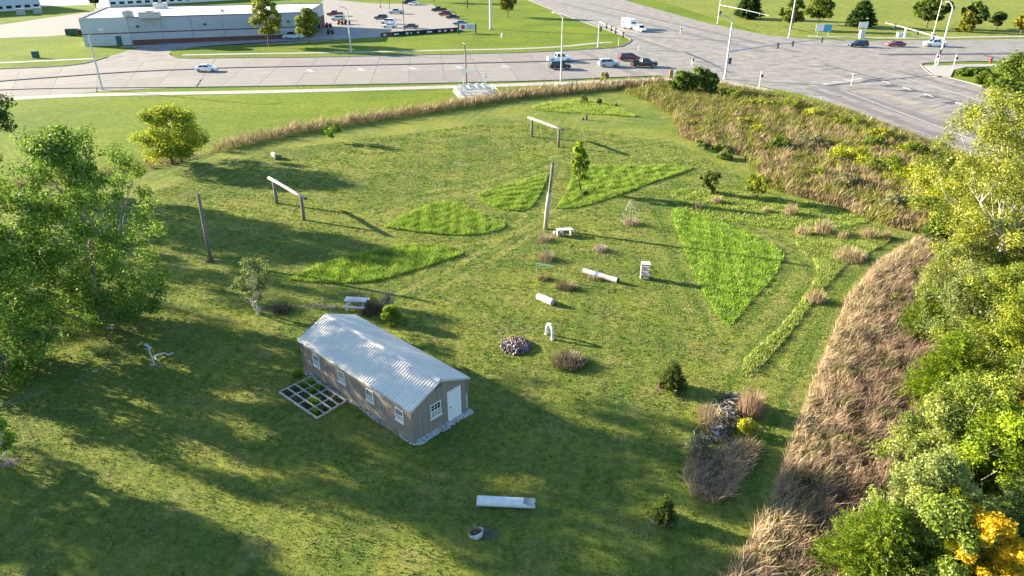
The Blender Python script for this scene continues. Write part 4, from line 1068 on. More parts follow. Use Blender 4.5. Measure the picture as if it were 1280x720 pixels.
# pole with white board and a curled pipe
b = P(193, 456); o = thing("sign_stand", b, "thin white pole topped by a tilted white board in tree shade", "stand")
hh = HT((193, 456), 434)
MB().tube([(0, 0, 0), (-.08, 0, hh)], .045, 8).build("pole", pw, o)
MB().box((-.12, .05, hh + .06), (.85, .16, .05), R(-40)).build("board", pw, o); MB().tube([(-.1, 0, hh * .85), (-.6, .3, hh * .78)], .02, 5).build("wire_arm", steel, o); MB().box((0, 0, .03), (.5, .4, .05)).build("foot", greypost, o)
b = P(203, 448); mb = MB(); o = thing("curled_pipe", b, "curled white pipe piece on the grass beside the white stand", "pipe")
MB().tube([(.42 * math.cos(a) , .42 * math.sin(a), .06 + .12 * math.sin(a * .6)) for a in np.linspace(.6, 4.2, 12)], .05, 8).build("hose", pw, o); MB().tube([(.3, .3, .1), (.62, .36, .22)], .05, 8).build("end_piece", pw, o)
# pale pipes lying on the shaded lawn
for i, (a, b) in enumerate([((95, 478), (148, 452)), ((0, 512), (62, 489)), ((2, 508), (40, 494))]):
    A, B = Vector(P(*a)), Vector(P(*b)); t = thing("ground_rail", A, ["faint pale rail lying on the grass below the big tree", "longer pale rail lying on the grass at the left edge", "shorter pale rail lying beside the longer rail at the left edge"][i], "rail", 0, "rails on the grass")
    for k, off in enumerate((0, .14)): 
        n = (B - A).normalized(); n = Vector((-n.y, n.x, 0)) * off * 2
        MB().tube([n + Vector((0, 0, .03)), n + (B - A) + Vector((0, 0, .03))], .022, 5).build("rail", mat("pale_rail", (.15, .19, .11), .8), t)
    for u in (.2, .5, .8): MB().tube([(B - A) * u + Vector((0, 0, .02)), (B - A) * u + Vector((0, .3, .02))], .02, 5).build("tie", MATS["pale_rail"], t)
# half-buried ring with soil
b = P(595, 668); o = thing("buried_ring", b, "half-buried white plastic ring holding soil and dry weeds", "planter ring"); N = 26; vs = []; fs = []
for k in range(N):
    a = 2 * math.pi * k / N; hz = .20 + .17 * math.sin(a + 2.2)
    for r, z in ((.34, 0), (.36, hz), (.335, hz), (.31, .03)): vs.append((r * math.cos(a), r * math.sin(a), z))
for k in range(N):
    for j in range(3):
        a_, b_ = k * 4 + j, ((k + 1) % N) * 4 + j; fs.append((a_, b_, b_ + 1, a_ + 1))
MB().add(vs, fs).build("ring", pw, o, True); MB().tube([(0, 0, .0), (0, 0, .12), (0, 0, .2)], [.31, .29, .1], 14).build("soil", soil, o)
# bare earth patches
def earth(px, py, rx, ry, c=(.13, .105, .075), seed=0, z=.004, name="bare_earth"):
    g = P(px, py); r = random.Random(seed); n = 28
    pts = [(g[0] + rx * math.cos(a) * r.uniform(.75, 1.15), g[1] + ry * math.sin(a) * r.uniform(.75, 1.15), z) for a in [6.283 * k / n for k in range(n)]]
    return tag(MB().poly(pts).build(name, mat("earth_%d" % int(c[0] * 1000), c, .95, var=.35, scale=3, bump=.5, bscale=12)), kind='structure')
earth(610, 668, .6, .4, (.10, .085, .055), 1); earth(829, 652, .6, .35, (.22, .19, .15), 3); earth(345, 386, 1.6, .55, (.07, .06, .055), 4); earth(400, 383, 1.8, .5, (.13, .11, .07), 12)
earth(12, 578, .55, .45, (.17, .14, .11), 5); earth(133, 404, 1.3, .9, (.12, .09, .07), 6); earth(8, 456, 1.5, 1.2, (.12, .10, .09), 7); earth(826, 483, .4, .5, (.16, .11, .07), 8); earth(683, 297, .9, 1.3, (.16, .14, .08), 9); earth(262, 327, 1.0, .5, (.15, .12, .08), 10); earth(193, 458, .5, .3, (.15, .12, .1), 11); earth(808, 342, .35, .8, (.16, .13, .07), 13)
# stump seat and small stumps
o = thing("fallen_log", P(345, 198), "grey log seat with a mossy stump on the back left lawn", "log seat", R(-50))
MB().tube([(-.9, 0, .4), (.6, 0, .3)], [.28, .32], 10).build("log", palelog, o, True); MB().tube([(.5, .1, 0), (.5, .1, .35), (.5, .1, .5)], [.55, .5, .25], 10).build("stump", mat("mossy", (.09, .10, .04), .95, var=.3), o, True)
for (b, t, lab) in [((733, 150), 143, "dark little post standing on the lawn right of the far log jump"), ((728.5, 149.5), 147, "tiny stub beside the dark little post"), ((770, 131.5), 129, "low dark stub on the lawn below the dry grass")]:
    h = HT(b, t); o = thing("stump", P(*b), lab, "stump", 0, "stumps on the back lawn"); MB().tube([(0, 0, 0), (0, 0, h)], [.2, .17], 8).build("trunk", darkwood, o); MB().tube([(0, 0, h), (0, 0, h + .03)], .17, 8).build("cut_top", wood_m, o)
h = .35; o = thing("stump", P(825, 484), "rusty little stump left of the small spruce", "stump"); MB().tube([(0, 0, 0), (-.05, 0, .45)], [.14, .1], 8).build("trunk", mat("rusty_stump", (.14, .07, .05), .9), o); MB().tube([(-.05, 0, .45), (-.05, 0, .47)], .1, 8).build("cut_top", wood_m, o)
# wood pile: every stick lies on the heap
c = Vector(P(907, 526)); o = thing("brush_pile", c, "heap of grey split wood and sticks between dry grass clumps", "wood pile", R(58))
rw = random.Random(4); wm = [mat("stick_%d" % i, cc, .9, var=.25, scale=5) for i, cc in enumerate([(.20, .185, .185), (.10, .09, .09), (.30, .28, .275), (.04, .036, .04), (.13, .11, .10)])]
for i in range(280):
    x = rw.uniform(-2.7, 2.7); y = rw.gauss(0, .5); z = max(.05, (.75 - .3 * abs(y) / .6) * rw.uniform(.2, 1.0) * (1 - .25 * abs(x) / 2.5))
    a = rw.uniform(0, 3.14); L = rw.uniform(.2, .45); e = rw.uniform(-.15, .2)
    dx, dy = math.cos(a) * L / 2, math.sin(a) * L / 2
    MB().tube([(x - dx, y - dy, max(.03, z - e * L)), (x + dx, y + dy, max(.03, z + e * L))], rw.uniform(.02, .055), 5).build("stick", rw.choice(wm), o)
# ================================================================ vegetation
LEAF = leaf_mat("leaf", .45, .015); GRASS = leaf_mat("grass_blade", .35, .012); DRY = leaf_mat("dry_grass_blade", .22, .02)
bark_m = mat("bark", (.11, .085, .065), .95, var=.35, scale=6, bump=.5, bscale=15)
bark_w = mat("pale_bark", (.42, .39, .34), .9, var=.3, scale=6, bump=.3, bscale=15)
bark_g = mat("grey_bark", (.20, .18, .165), .9, var=.3, scale=6, bump=.4, bscale=15)
LEAF_GAIN = np.array([1.12, 1.25, 1.05])
def leaves(name, cen, rad, per, size, cols, rng, parent, up=.35, shape=(1, 1, .8), elong=1.6, m=None, droop=0., jit=.13):
    """leaf-sized rhombi spread in clumps round the centres"""
    n = len(cen) * per
    ci = np.repeat(np.arange(len(cen)), per)
    d = rng.normal(0, 1, (n, 3)); d /= np.linalg.norm(d, axis=1)[:, None]
    r = rng.uniform(0, 1, n) ** .5
    p = cen[ci] + d * (r * rad[ci])[:, None] * np.array(shape)
    p[:, 2] -= droop * r ** 2 * rad[ci]
    nrm = rng.normal(0, .7, (n, 3)) + d * 1.0 + np.array([0, 0, up * 2]); nrm /= np.linalg.norm(nrm, axis=1)[:, None]
    t = np.cross(nrm, rng.normal(0, 1, (n, 3))); t /= np.linalg.norm(t, axis=1)[:, None]
    b = np.cross(nrm, t); s = size * rng.uniform(.6, 1.35, n)[:, None]
    v = np.stack([p - t * s * elong * .5, p + b * s * .42, p + t * s * elong * .5, p - b * s * .42], 1)
    v[:, :, 2] = np.maximum(v[:, :, 2], .02)
    c = cols[ci] * LEAF_GAIN * (1 + rng.normal(0, jit, n))[:, None]; c = np.clip(c, .004, .9)
    return tri_mesh(name, v, 4, c, m or LEAF, parent)
def limb(mb, a, b, r0, r1, rng, n=4, sag=0.):
    a, b = np.array(a, float), np.array(b, float); L = np.linalg.norm(b - a); pts = []
    for i in range(n + 1):
        u = i / n; q = a + (b - a) * u + (rng.normal(0, .045 * L, 3) if 0 < i < n else 0); q[2] += sag * L * u * (1 - u) * 2; pts.append(q)
    mb.tube([tuple(q) for q in pts], [r0 + (r1 - r0) * i / n for i in range(n + 1)], 6, False); return pts
def tree(name, base, H, rad, label, cat="tree", c1=(.06, .10, .015), c2=(.12, .15, .02), crown0=.25, n=70, per=130, leaf=.16, seed=0, bark=None, tr=None, group=None, ry=None,
         shape='round', lean=(0, 0), clump=.30, gap=0., loc=None, twigs=True, up=.35, stems=1, wmul=1.):
    rng = np.random.default_rng(seed); g = loc or P(*base); o = thing(name, (g[0], g[1], 0), label, cat, 0, group)
    ry = ry or rad; z0, zt = H * crown0, H
    cen = []; k = 0
    while len(cen) < n:
        u = rng.uniform(0, 1); a = rng.uniform(0, 6.283); q = rng.uniform(0, 1) ** .42
        if shape == 'round': f = math.sin(math.pi * min(1, max(0, (.10 + .86 * u)))) ** .6
        elif shape == 'vase': f = min(1, .35 + 1.0 * u) * (1 if u < .7 else math.sqrt(max(0, 1 - ((u - .7) / .32) ** 2)))
        elif shape == 'cone': f = (1 - u) ** .8 * min(1, .5 + 2.2 * u) + .04
        elif shape == 'column': f = min(1, u * 4 + .3) * (1 if u < .65 else math.sqrt(max(0, 1 - ((u - .65) / .36) ** 2)))
        else: f = math.sqrt(max(0, 1 - (u * .98) ** 2))       # dome
        wob = 1 + .22 * math.sin(a * 2 + seed) + .16 * math.sin(a * 3 + 1.7 * seed + u * 4)
        x, y = rad * f * q * math.cos(a) * wob, ry * f * q * math.sin(a) * wob
        if gap and math.sin(x * 1.9 / max(rad, 1) * 2.2 + seed) * math.sin(y * 2.3 / max(rad, 1) * 2 + u * 5 + seed * .7) > 1 - gap: 
            k += 1
            if k < 4000: continue
        cen.append((x + lean[0] * u, y + lean[1] * u, z0 + (zt - z0) * u))
    cen = np.array(cen); cr = clump * rad * rng.uniform(.65, 1.3, n) * (.75 if shape == 'cone' else 1)
    cen[:, 2] = z0 + (cen[:, 2] - z0) * (zt - .5 * clump * rad - z0) / (zt - z0); cen[:, 2] = np.maximum(cen[:, 2], np.minimum(cr * .6, zt * .3))
    mixf = np.clip(rng.normal(.5, .3, n) + .25 * (cen[:, 2] - z0) / max(zt - z0, .1) - .12, 0, 1)
    cols = mixc(c1, c2, mixf)
    leaves("crown", cen, cr, per, leaf, cols, rng, o, up)
    # trunk and limbs
    mb = MB(); tr = tr or max(.03, H * .018)
    for sidx in range(stems):
        off = (0, 0, 0) if stems == 1 else (rng.normal(0, tr * 2.5), rng.normal(0, tr * 2.5), 0)
        top = np.array([lean[0] * .7 + rng.normal(0, rad * (.05 if stems == 1 else .3)), lean[1] * .7 + rng.normal(0, rad * (.05 if stems == 1 else .3)), H * (.82 if shape in ('cone', 'column') else .66)])
        sp = limb(mb, (off[0], off[1], -.1), top, tr, tr * .28, rng, 6)
        if twigs:
            nb = min(n, max(6, int(26 / stems)))
            for j in rng.choice(n, nb, replace=False):
                c = cen[j]; i = int(np.clip(round((c[2] * .55 / H) / .66 * 6 + rng.uniform(-.6, .6)), 1, 5))
                q = limb(mb, sp[i], c, tr * .36 * (1 - i * .09), tr * .06, rng, 4, -.06)
                for _ in range(2):
                    limb(mb, q[2], q[3] + rng.normal(0, rad * .16, 3), tr * .12, tr * .04, rng, 2)
    mb.build("trunk", bark or bark_m, o, True)
    return o
def conifer(name, base, H, rad, label, c1, c2, seed, group=None, loc=None, n=26, per=60, leaf=.2, droop=.15, cat="tree", bark=None, skirt=.04, pw=.85):
    rng = np.random.default_rng(seed); g = loc or P(*base); o = thing(name, (g[0], g[1], 0), label, cat, 0, group)
    v = []; cs = []
    tiers = n; a0 = 0
    for i in range(tiers):
        u = i / tiers; z = H * (skirt + (1 - skirt) * u); r = rad * (1 - u) ** pw + .04 * rad
        m_ = max(5, int(13 * (1 - u) + 4))
        for k in range(m_):
            a = a0 + 6.283 * k / m_ + rng.normal(0, .22); L = r * rng.uniform(.72, 1.18)
            dirv = np.array([math.cos(a), math.sin(a), 0]); cc = mixc(c1, c2, [rng.uniform(0, 1)])[0]
            npn = max(5, int(per * L / max(rad, .01)))
            for s in np.sort(rng.uniform(.12, 1, npn)):
                p = dirv * L * s; p[2] = z + L * (.30 * s - droop * s * s) + rng.normal(0, .03 * rad)
                p[:2] += rng.normal(0, .07 * rad * (1.1 - s) + .02, 2)
                t = dirv * rng.uniform(.4, 1.2) + rng.normal(0, .5, 3) + np.array([0, 0, .35]); t /= np.linalg.norm(t)
                w = np.cross(t, rng.normal(0, 1, 3)); w /= np.linalg.norm(w)
                sz = leaf * rng.uniform(.6, 1.4)
                v.append((p - w * sz * .22, p + w * sz * .22, p + t * sz * 1.25)); cs.append(cc * (1 + rng.normal(0, .2)))
        a0 += 1.1
    v = np.array(v); v[:, :, 2] = np.maximum(v[:, :, 2], .02)
    tri_mesh("crown", v, 3, np.clip(np.array(cs) * LEAF_GAIN, .004, .9), LEAF, o)
    mb = MB().tube([(0, 0, -.1), (0, 0, H * .5), (0, 0, H * .96)], [max(.04, H * .022), H * .012, .01], 7)
    mb.build("trunk", bark or bark_m, o, True)
    return o
def bush(name, base, w, h, label, c1, c2, seed, n=26, per=90, leaf=.10, cat="shrub", group=None, m=None, stems=7, bark=None, up=.3, loc=None, d=None):
    rng = np.random.default_rng(seed); g = loc or P(*base); o = thing(name, (g[0], g[1], 0), label, cat, 0, group)
    a = rng.uniform(0, 6.283, n); q = rng.uniform(0, 1, n) ** .5; u = rng.uniform(0.08, 1, n); f = np.sqrt(np.clip(1 - (u * .95) ** 2.4, 0, 1))
    cen = np.stack([np.cos(a) * q * f * w / 2, np.sin(a) * q * f * (d or w) / 2, u * h * .86], -1)
    cr = np.full(n, min(w, h * 1.4) * .2) * rng.uniform(.6, 1.3, n)
    leaves("crown", cen, cr, per, leaf, mixc(c1, c2, rng.uniform(0, 1, n)), rng, o, up, m=m)
    mb = MB()
    for j in range(stems):
        limb(mb, (rng.normal(0, .06 * w), rng.normal(0, .06 * w), -.05), cen[j % n], .02 + .012 * h, .008, rng, 3)
    mb.build("stem", bark or bark_g, o)
    return o
def tuft(name, base, w, h, label, c1, c2, seed, n=500, cat="grass clump", group=None, bw=.03, lean=.45, loc=None, ry=None, m=None, wind=None):
    rng = np.random.default_rng(seed); g = loc or P(*base)
    a = rng.uniform(0, 6.283, n); q = rng.uniform(0, 1, n) ** .6 * w / 2
    pts = np.stack([np.cos(a) * q, np.sin(a) * q * (ry or 1)], -1)
    hh = h * rng.uniform(.45, 1.1, n) * (1 - .45 * (q / (w / 2)) ** 2)
    nn = len(pts); az = np.arctan2(pts[:, 1], pts[:, 0]) + rng.normal(0, .7, n); l = lean * hh * (q / (w / 2) + .25) * rng.uniform(.4, 1.2, n)
    bx, by = np.cos(az + 1.57) * bw / 2, np.sin(az + 1.57) * bw / 2
    v = np.stack([np.stack([pts[:, 0] - bx, pts[:, 1] - by, np.zeros(n)], -1), np.stack([pts[:, 0] + bx, pts[:, 1] + by, np.zeros(n)], -1),
                  np.stack([pts[:, 0] + np.cos(az) * l + (wind[0] * hh if wind else 0), pts[:, 1] + np.sin(az) * l + (wind[1] * hh if wind else 0), hh], -1)], 1)
    cols = mixc(c1, c2, rng.uniform(0, 1, n)) * (1 + rng.normal(0, .18, n))[:, None]
    o = tri_mesh(name, v, 3, np.clip(cols * (.85 if m is None else .9), .004, .9), m or DRY); o.location = (g[0], g[1], 0)
    return tag(o, label, cat, group)

TAN1, TAN2 = (.26, .19, .10), (.42, .32, .18)
BRN1, BRN2 = (.155, .105, .075), (.40, .285, .185)
GRN1, GRN2 = (.13, .20, .025), (.25, .31, .055)
# ---- short lawn blades on the nearer lawn
rng = np.random.default_rng(11)
zone = [P(-40, 730), P(1010, 730), P(1010, 540), P(1100, 330), P(1160, 300), P(960, 240), P(850, 180), P(640, 150), P(330, 190), P(190, 240), P(-40, 330)]
pts = scatter(rng, zone, 95)
dist = pts[:, 1]; keep = rng.uniform(0, 1, len(pts)) < np.clip(38 / dist, .3, 1) ** 1.3
pts = pts[keep]; n = len(pts); far = np.clip((pts[:, 1] - 24) / 70, 0, 1)
f1, f2 = vnoise(pts, 7, 1), vnoise(pts, 1.6, 2)
cols = mixc((.10, .18, .028), (.25, .27, .05), f1); dry = (f2 * vnoise(pts, 3.5, 3) > .33) & (rng.uniform(0, 1, n) < .6)
cols[dry] = mixc((.26, .215, .09), (.33, .27, .13), rng.uniform(0, 1, dry.sum()))
cols *= (1 + rng.normal(0, .16, n))[:, None]
lo = blades("lawn_grass", pts, rng.uniform(.03, .10, n) * (.8 + .5 * f2), .035 + .05 * far, .8, np.clip(cols * .95, .01, .6), GRASS, rng)
tag(lo, "short mown grass blades of the near lawn", "grass", None, 'stuff')

# coarser clumps of clover, crabgrass and dead thatch that break up the turf
pts = scatter(rng, zone, 34); v1, v2 = vnoise(pts, 1.2, 61), vnoise(pts, 4.5, 62)
pts = pts[(v1 * .6 + v2 * .5 + rng.uniform(-.15, .15, len(pts))) > .62]; n = len(pts); far = np.clip((pts[:, 1] - 24) / 70, 0, 1)
t = vnoise(pts, 6, 63) + rng.uniform(-.3, .3, n); cols = mixc((.055, .12, .02), (.12, .20, .03), rng.uniform(0, 1, n))
k = t > .74; cols[k] = mixc((.20, .18, .08), (.30, .26, .12), rng.uniform(0, 1, k.sum()))
o = blades("lawn_weeds", pts, rng.uniform(.05, .13, n), .08 + .08 * far, .7, np.clip(cols, .01, .6), GRASS, rng)
tag(o, "clover and thatch clumps scattered through the near lawn", "grass", None, 'stuff')
# ---- unmown green patches
def patch(pxs, label, h=.5, dens=130, seed=0, c1=GRN1, c2=GRN2, dryf=.08, bw=.06):
    rng = np.random.default_rng(seed); poly = smooth_path([P(*q)[:2] for q in pxs] + [P(*pxs[0])[:2]], 5)[:-1]
    poly = [(p.x, p.y) for p in poly]
    pts = scatter(rng, poly, dens); n = len(pts); f = vnoise(pts, 2.2, seed + 5)
    cols = mixc(c1, c2, np.clip(f * .8 + rng.uniform(-.1, .4, n), 0, 1)); k = rng.uniform(0, 1, n) < dryf
    cols[k] = mixc((.22, .20, .07), (.32, .27, .12), rng.uniform(0, 1, k.sum()))
    cols *= (1 + rng.normal(0, .15, n))[:, None]
    o = blades("tall_grass", pts, h * (.55 + .6 * f) * rng.uniform(.5, 1.15, n), bw, .55, np.clip(cols * np.array([1.22, 1.36, 1.1]) * (.8 + .3 * vnoise(pts, 1.7, seed + 40) + .25 * (rng.uniform(0, 1, n) - .5))[:, None], .01, .6), GRASS, rng)
    return tag(o, label, "grass", None, 'stuff')
patch([(480, 285), (505, 270), (535, 257), (560, 253), (585, 260), (610, 271), (631, 281), (622, 289), (590, 294), (545, 293)], "leaf-shaped unmown patch beside the near log jump", .36, 260, 1)
patch([(361, 350), (395, 333), (440, 320), (490, 309), (520, 306), (560, 309), (579, 317), (560, 325), (510, 341), (460, 353), (400, 354)], "long unmown patch behind the shed, partly shaded", .36, 260, 2)
patch([(597, 243), (618, 236), (650, 227), (681, 218), (684, 222), (674, 245), (660, 262), (640, 264), (612, 257)], "unmown patch left of the leaning pole", .36, 230, 3)
patch([(694, 261), (708, 240), (718, 213), (735, 208), (800, 207), (850, 208), (864, 212), (820, 227), (770, 246), (725, 259)], "wedge of unmown grass under the small green tree", .34, 220, 4)
patch([(838, 265), (850, 262), (900, 278), (950, 297), (975, 313), (980, 320), (968, 345), (945, 372), (918, 402), (908, 406), (890, 385), (868, 345), (848, 295)], "big triangular unmown patch right of the crates", .28, 200, 5, (.14, .24, .025), (.26, .34, .05), .12)
patch([(928, 468), (932, 447), (968, 415), (1000, 378), (1020, 345), (1016, 325), (1003, 318), (993, 300), (1010, 290), (1060, 298), (1112, 300), (1080, 320), (1055, 335), (1020, 375), (990, 415), (955, 455), (940, 471)], "hooked strip of unmown grass beside the brown prairie", .32, 190, 6, (.16, .22, .04), (.28, .31, .08), .3)
patch([(662, 137), (675, 131), (720, 126), (760, 131), (795, 146), (760, 144), (710, 142)], "small rough patch at the very back of the lawn", .45, 60, 7, (.15, .22, .03), (.28, .31, .06), .2, .1)
patch([(745, 206), (790, 192), (835, 186), (862, 196), (868, 206), (820, 207)], "low rough patch behind the wedge of unmown grass", .18, 60, 8, (.15, .2, .04), (.26, .27, .08), .25, .08)
patch([(838, 240), (870, 236), (960, 245), (1060, 262), (1085, 278), (1000, 288), (900, 276), (850, 262)], "rough grass among the small trees at the lawn's right", .26, 90, 9, (.14, .22, .03), (.26, .30, .06), .3, .08)
# garden bed plants
ga, gb, gc, gd = GRID; rg = np.random.default_rng(9)
for i in range(4):
    for j in range(4):
        if (i + j) > 4 and rg.uniform() < .4: continue
        u, v = (i + .5) / 4, (j + .5) / 4; c = (ga.lerp(gb, u)).lerp(gd.lerp(gc, u), v)
        green = (i >= 2 and j <= 1) or (i + j == 3)
        t = tuft("garden_plant", None, .75, .28 if green else .16, "%s plant in garden frame, %s from outer rail, %s from far end" % ("leafy green" if green else "low brownish", ["first", "second", "third", "fourth"][i], ["first", "second", "third", "fourth"][j]), (.10, .20, .02) if green else (.07, .08, .03), (.22, .36, .04) if green else (.15, .13, .07), 100 + i * 4 + j, 220 if green else 140, "plant", "plants in the garden frame", .06, .8, (c.x, c.y), m=GRASS)
        t.location.z = .03

# ---- prairie and dry grass
def prairie(name, pxs, label, hgt, dens, seed, colf, bw=.05, lean=.35, wind=(.12, -.05), hfun=None, m=None, poly=None):
    rng = np.random.default_rng(seed); poly = poly or [P(*q)[:2] for q in pxs]
    pts = scatter(rng, poly, dens); n = len(pts); ed = edge_dist(pts, poly)
    cols = colf(pts, ed, rng); cols *= (1 + rng.normal(0, .17, n))[:, None]
    h = hgt * rng.uniform(.4, 1.2, n) * (.3 + .55 * vnoise(pts, 2.5, seed + 1) + .65 * vnoise(pts, .9, seed + 2))
    if hfun is not None: h = h * hfun(pts, ed)
    # sprays lean together in patches
    la = vnoise(pts, 1.1, seed + 9) * 25
    a = rng.uniform(0, 6.283, n); bx, by = np.cos(a) * bw / 2, np.sin(a) * bw / 2
    lx = (np.cos(la) * .28 + rng.normal(0, lean * .8, n) + wind[0]) * h; ly = (np.sin(la) * .28 + rng.normal(0, lean * .8, n) + wind[1]) * h
    mid = np.stack([pts[:, 0] + lx * .35, pts[:, 1] + ly * .35, h * .6], -1); tip = np.stack([pts[:, 0] + lx, pts[:, 1] + ly, h], -1)
    v = np.zeros((n, 4, 3)); b0 = np.stack([pts[:, 0], pts[:, 1], np.zeros(n)], -1); w = np.stack([bx, by, np.zeros(n)], -1)
    v[:, 0] = b0 - w * .5; v[:, 1] = mid - w; v[:, 2] = tip; v[:, 3] = mid + w
    o = tri_mesh(name, v, 4, np.clip(cols * .9, .01, .7), m or DRY)
    return tag(o, label, "dry grass", None, 'stuff')
def col_strip(p, ed, r): return mixc(TAN1, TAN2, np.clip(vnoise(p, 4, 21) * .9 + r.uniform(-.2, .3, len(p)), 0, 1)) * np.where(vnoise(p, 6, 22) > .7, .7, 1.)[:, None]
prairie("dry_grass_strip", [(268, 187), (300, 177), (370, 162), (440, 151), (560, 133), (640, 119), (740, 109), (830, 102.5), (832, 107), (740, 115.5), (640, 126), (560, 139), (440, 157), (370, 169), (300, 184), (272, 191)], "band of tall tan grass along the back of the lawn", 1.45, 34, 31, col_strip, .09)
prairie("dry_grass_strip", [(-40, 232), (60, 222), (190, 200), (235, 193), (270, 187), (272, 191), (200, 210), (60, 232), (-40, 242)], "short dry grass bank behind the yellow-green tree", .5, 18, 36, col_strip, .1)
def col_pr1(p, ed, r):
    f = vnoise(p, 3.0, 41); t = r.uniform(0, 1, len(p)); c = mixc(BRN1, BRN2, np.clip(f * .6 + t * .5, 0, 1))
    fr = np.clip(1 - (ed - 1.0) / 1.6, 0, 1); k = t < fr; c[k] = mixc((.34, .25, .15), (.50, .38, .24), r.uniform(0, 1, k.sum()))
    g_ = (vnoise(p, 2.2, 42) > .66) & (t > .45); c[g_] = mixc((.10, .12, .03), (.20, .20, .06), r.uniform(0, 1, g_.sum()))
    return c
prairie("prairie_grass", [(1165, 296), (1140, 305), (1100, 328), (1062, 372), (1036, 432), (1012, 492), (986, 562), (962, 632), (927, 692), (895, 740), (860, 820), (1250, 820), (1260, 660), (1230, 560), (1240, 460), (1260, 380), (1280, 320), (1220, 292)], "wide strip of brown and pinkish prairie grass beside the trees", .85, 250, 33, col_pr1, .027)
def col_pr2(p, ed, r):
    f = vnoise(p, 6, 51); t = r.uniform(0, 1, len(p)); c = mixc((.20, .145, .07), (.38, .29, .14), np.clip(f * .6 + t * .5, 0, 1))
    up = np.clip((p[:, 0] * .35 + p[:, 1] - 108) / 30, 0, 1)
    g_ = (vnoise(p, 5, 52) + up * .5 > .50) & (t > .22); c[g_] = mixc((.12, .15, .02), (.27, .26, .04), r.uniform(0, 1, g_.sum()))
    return c
prairie("prairie_grass", [(780, 117), (812, 129), (842, 149), (848, 172), (880, 182), (926, 196), (962, 238), (1040, 258), (1100, 282), (1165, 297), (1220, 293), (1300, 300), (1330, 240), (1208, 199), (1100, 159), (1040, 137), (960, 119), (890, 106), (840, 104)], "rough prairie of tan grass and weeds beside the diagonal road", 1.15, 80, 34, col_pr2, .06)
prairie("straw_fringe", [(1168, 294), (1140, 303), (1099, 326), (1060, 371), (1034, 431), (1010, 491), (984, 561), (960, 631), (925, 691), (915, 705), (930, 705), (942, 690), (975, 633), (1000, 563), (1026, 494), (1050, 436), (1076, 378), (1112, 335), (1150, 308), (1172, 300)], "pale straw edge of the prairie along the mown path", .62, 230, 38, lambda p, e, r: mixc((.34, .26, .15), (.56, .44, .27), r.uniform(0, 1, len(p))), .028, .5)
for i, (x, y, w, h, lab) in enumerate([(1118, 380, 2.0, .9, "yellow-green weedy bush in the upper part of the brown prairie"), (1148, 345, 1.4, .9, "green weed clump in the prairie near the wood"), (1105, 450, 1.5, .7, "dull green weed clump in the middle of the brown prairie"), (1060, 560, 1.6, .7, "dull olive weed clump in the lower brown prairie")]):
    bush("prairie_weed", (x, y), w, h, lab, (.10, .12, .02), (.26, .26, .05) if i == 0 else (.17, .18, .05), 415 + i, 20, 60, .09, "weeds")
# tan fringe heads at the lower right
prairie("prairie_grass", [(962, 632), (940, 680), (905, 740), (940, 740), (985, 650)], "pale straw grass at the prairie's lowest corner", 1.05, 110, 39, lambda p, e, r: mixc((.40, .31, .17), (.55, .44, .27), r.uniform(0, 1, len(p))), .03)

# ---- grass clumps on the lawn
CL = "tan grass clumps on the right lawn"
for i, (x, y, w, h, lab) in enumerate([(873, 260, 1.3, 1.0, "dull grass clump lowest left under the round shrub"), (896, 253, 1.2, 1.1, "tan grass clump right of the dull clump under the round shrub"), (988, 268, 1.3, 1.6, "tall straw grass clump right of the small yellow-green tree"), (1003, 293, 1.5, 1.3, "round tan grass clump, left of a pair"), (1028, 290, 1.9, 1.7, "larger tan grass clump, right of a pair"),
                                       (1053, 297, 1.1, .9, "small tan clump right of the larger pair"), (1086, 297, 1.6, 1.4, "tan clump near the top of the hooked strip"), (1107, 297, .9, 1.1, "slender straw clump at the end of the hooked strip"), (1060, 322, 3.0, 1.2, "wide pinkish tan clump on the hooked strip's edge"), (1018, 376, 1.6, 1.2, "tan clump halfway down the hooked strip"), (958, 265, .9, .9, "straw clump below the small yellow-green tree")]):
    tuft("bunch_grass", (x, y), w, h, lab, (.30, .22, .12), (.50, .39, .24), 300 + i, int(170 * w), "grass clump", CL, .05, .28)
for i, (x, y, w, h, lab, c1, c2, ry) in enumerate([(683, 324, 1.7, 1.0, "dry grey-tan weed clump below the leaning pole", (.13, .10, .06), (.34, .27, .17), 1.3), (750, 313, 1.5, .75, "low dry bush with pale stems between the pole and painted log", (.20, .15, .11), (.42, .36, .30), 1), (680, 349, 1.3, .5, "small brown weed mound left of the painted log", (.14, .10, .05), (.30, .24, .12), .8), (707, 360, 2.1, .65, "dark brown brush mound left of the painted log", (.06, .05, .035), (.24, .18, .11), .7),
                                               (788, 280, 1.7, .95, "dry tan plant inside the wire cage", (.20, .15, .08), (.42, .33, .19), 1), (745, 349, 1.6, .5, "dry grass growing among the painted log", (.22, .17, .09), (.40, .32, .20), .7), (806, 348, .9, .35, "dry grass round the crates' foot", (.22, .16, .08), (.36, .28, .16), 1), (596, 667, .8, .5, "dry weeds growing in the buried ring", (.16, .12, .07), (.34, .27, .17), 1), (681, 300, 1.5, .6, "dry weeds round the leaning pole's foot", (.15, .12, .07), (.34, .28, .18), 1.4)]):
    tuft("dry_weeds", (x, y), w * .9, h, lab, np.array(c1) * 1.25, np.array(c2) * 1.35, 330 + i, int(240 * w), "weeds", None, .035, .4 + .08 * (i % 4), ry=ry)
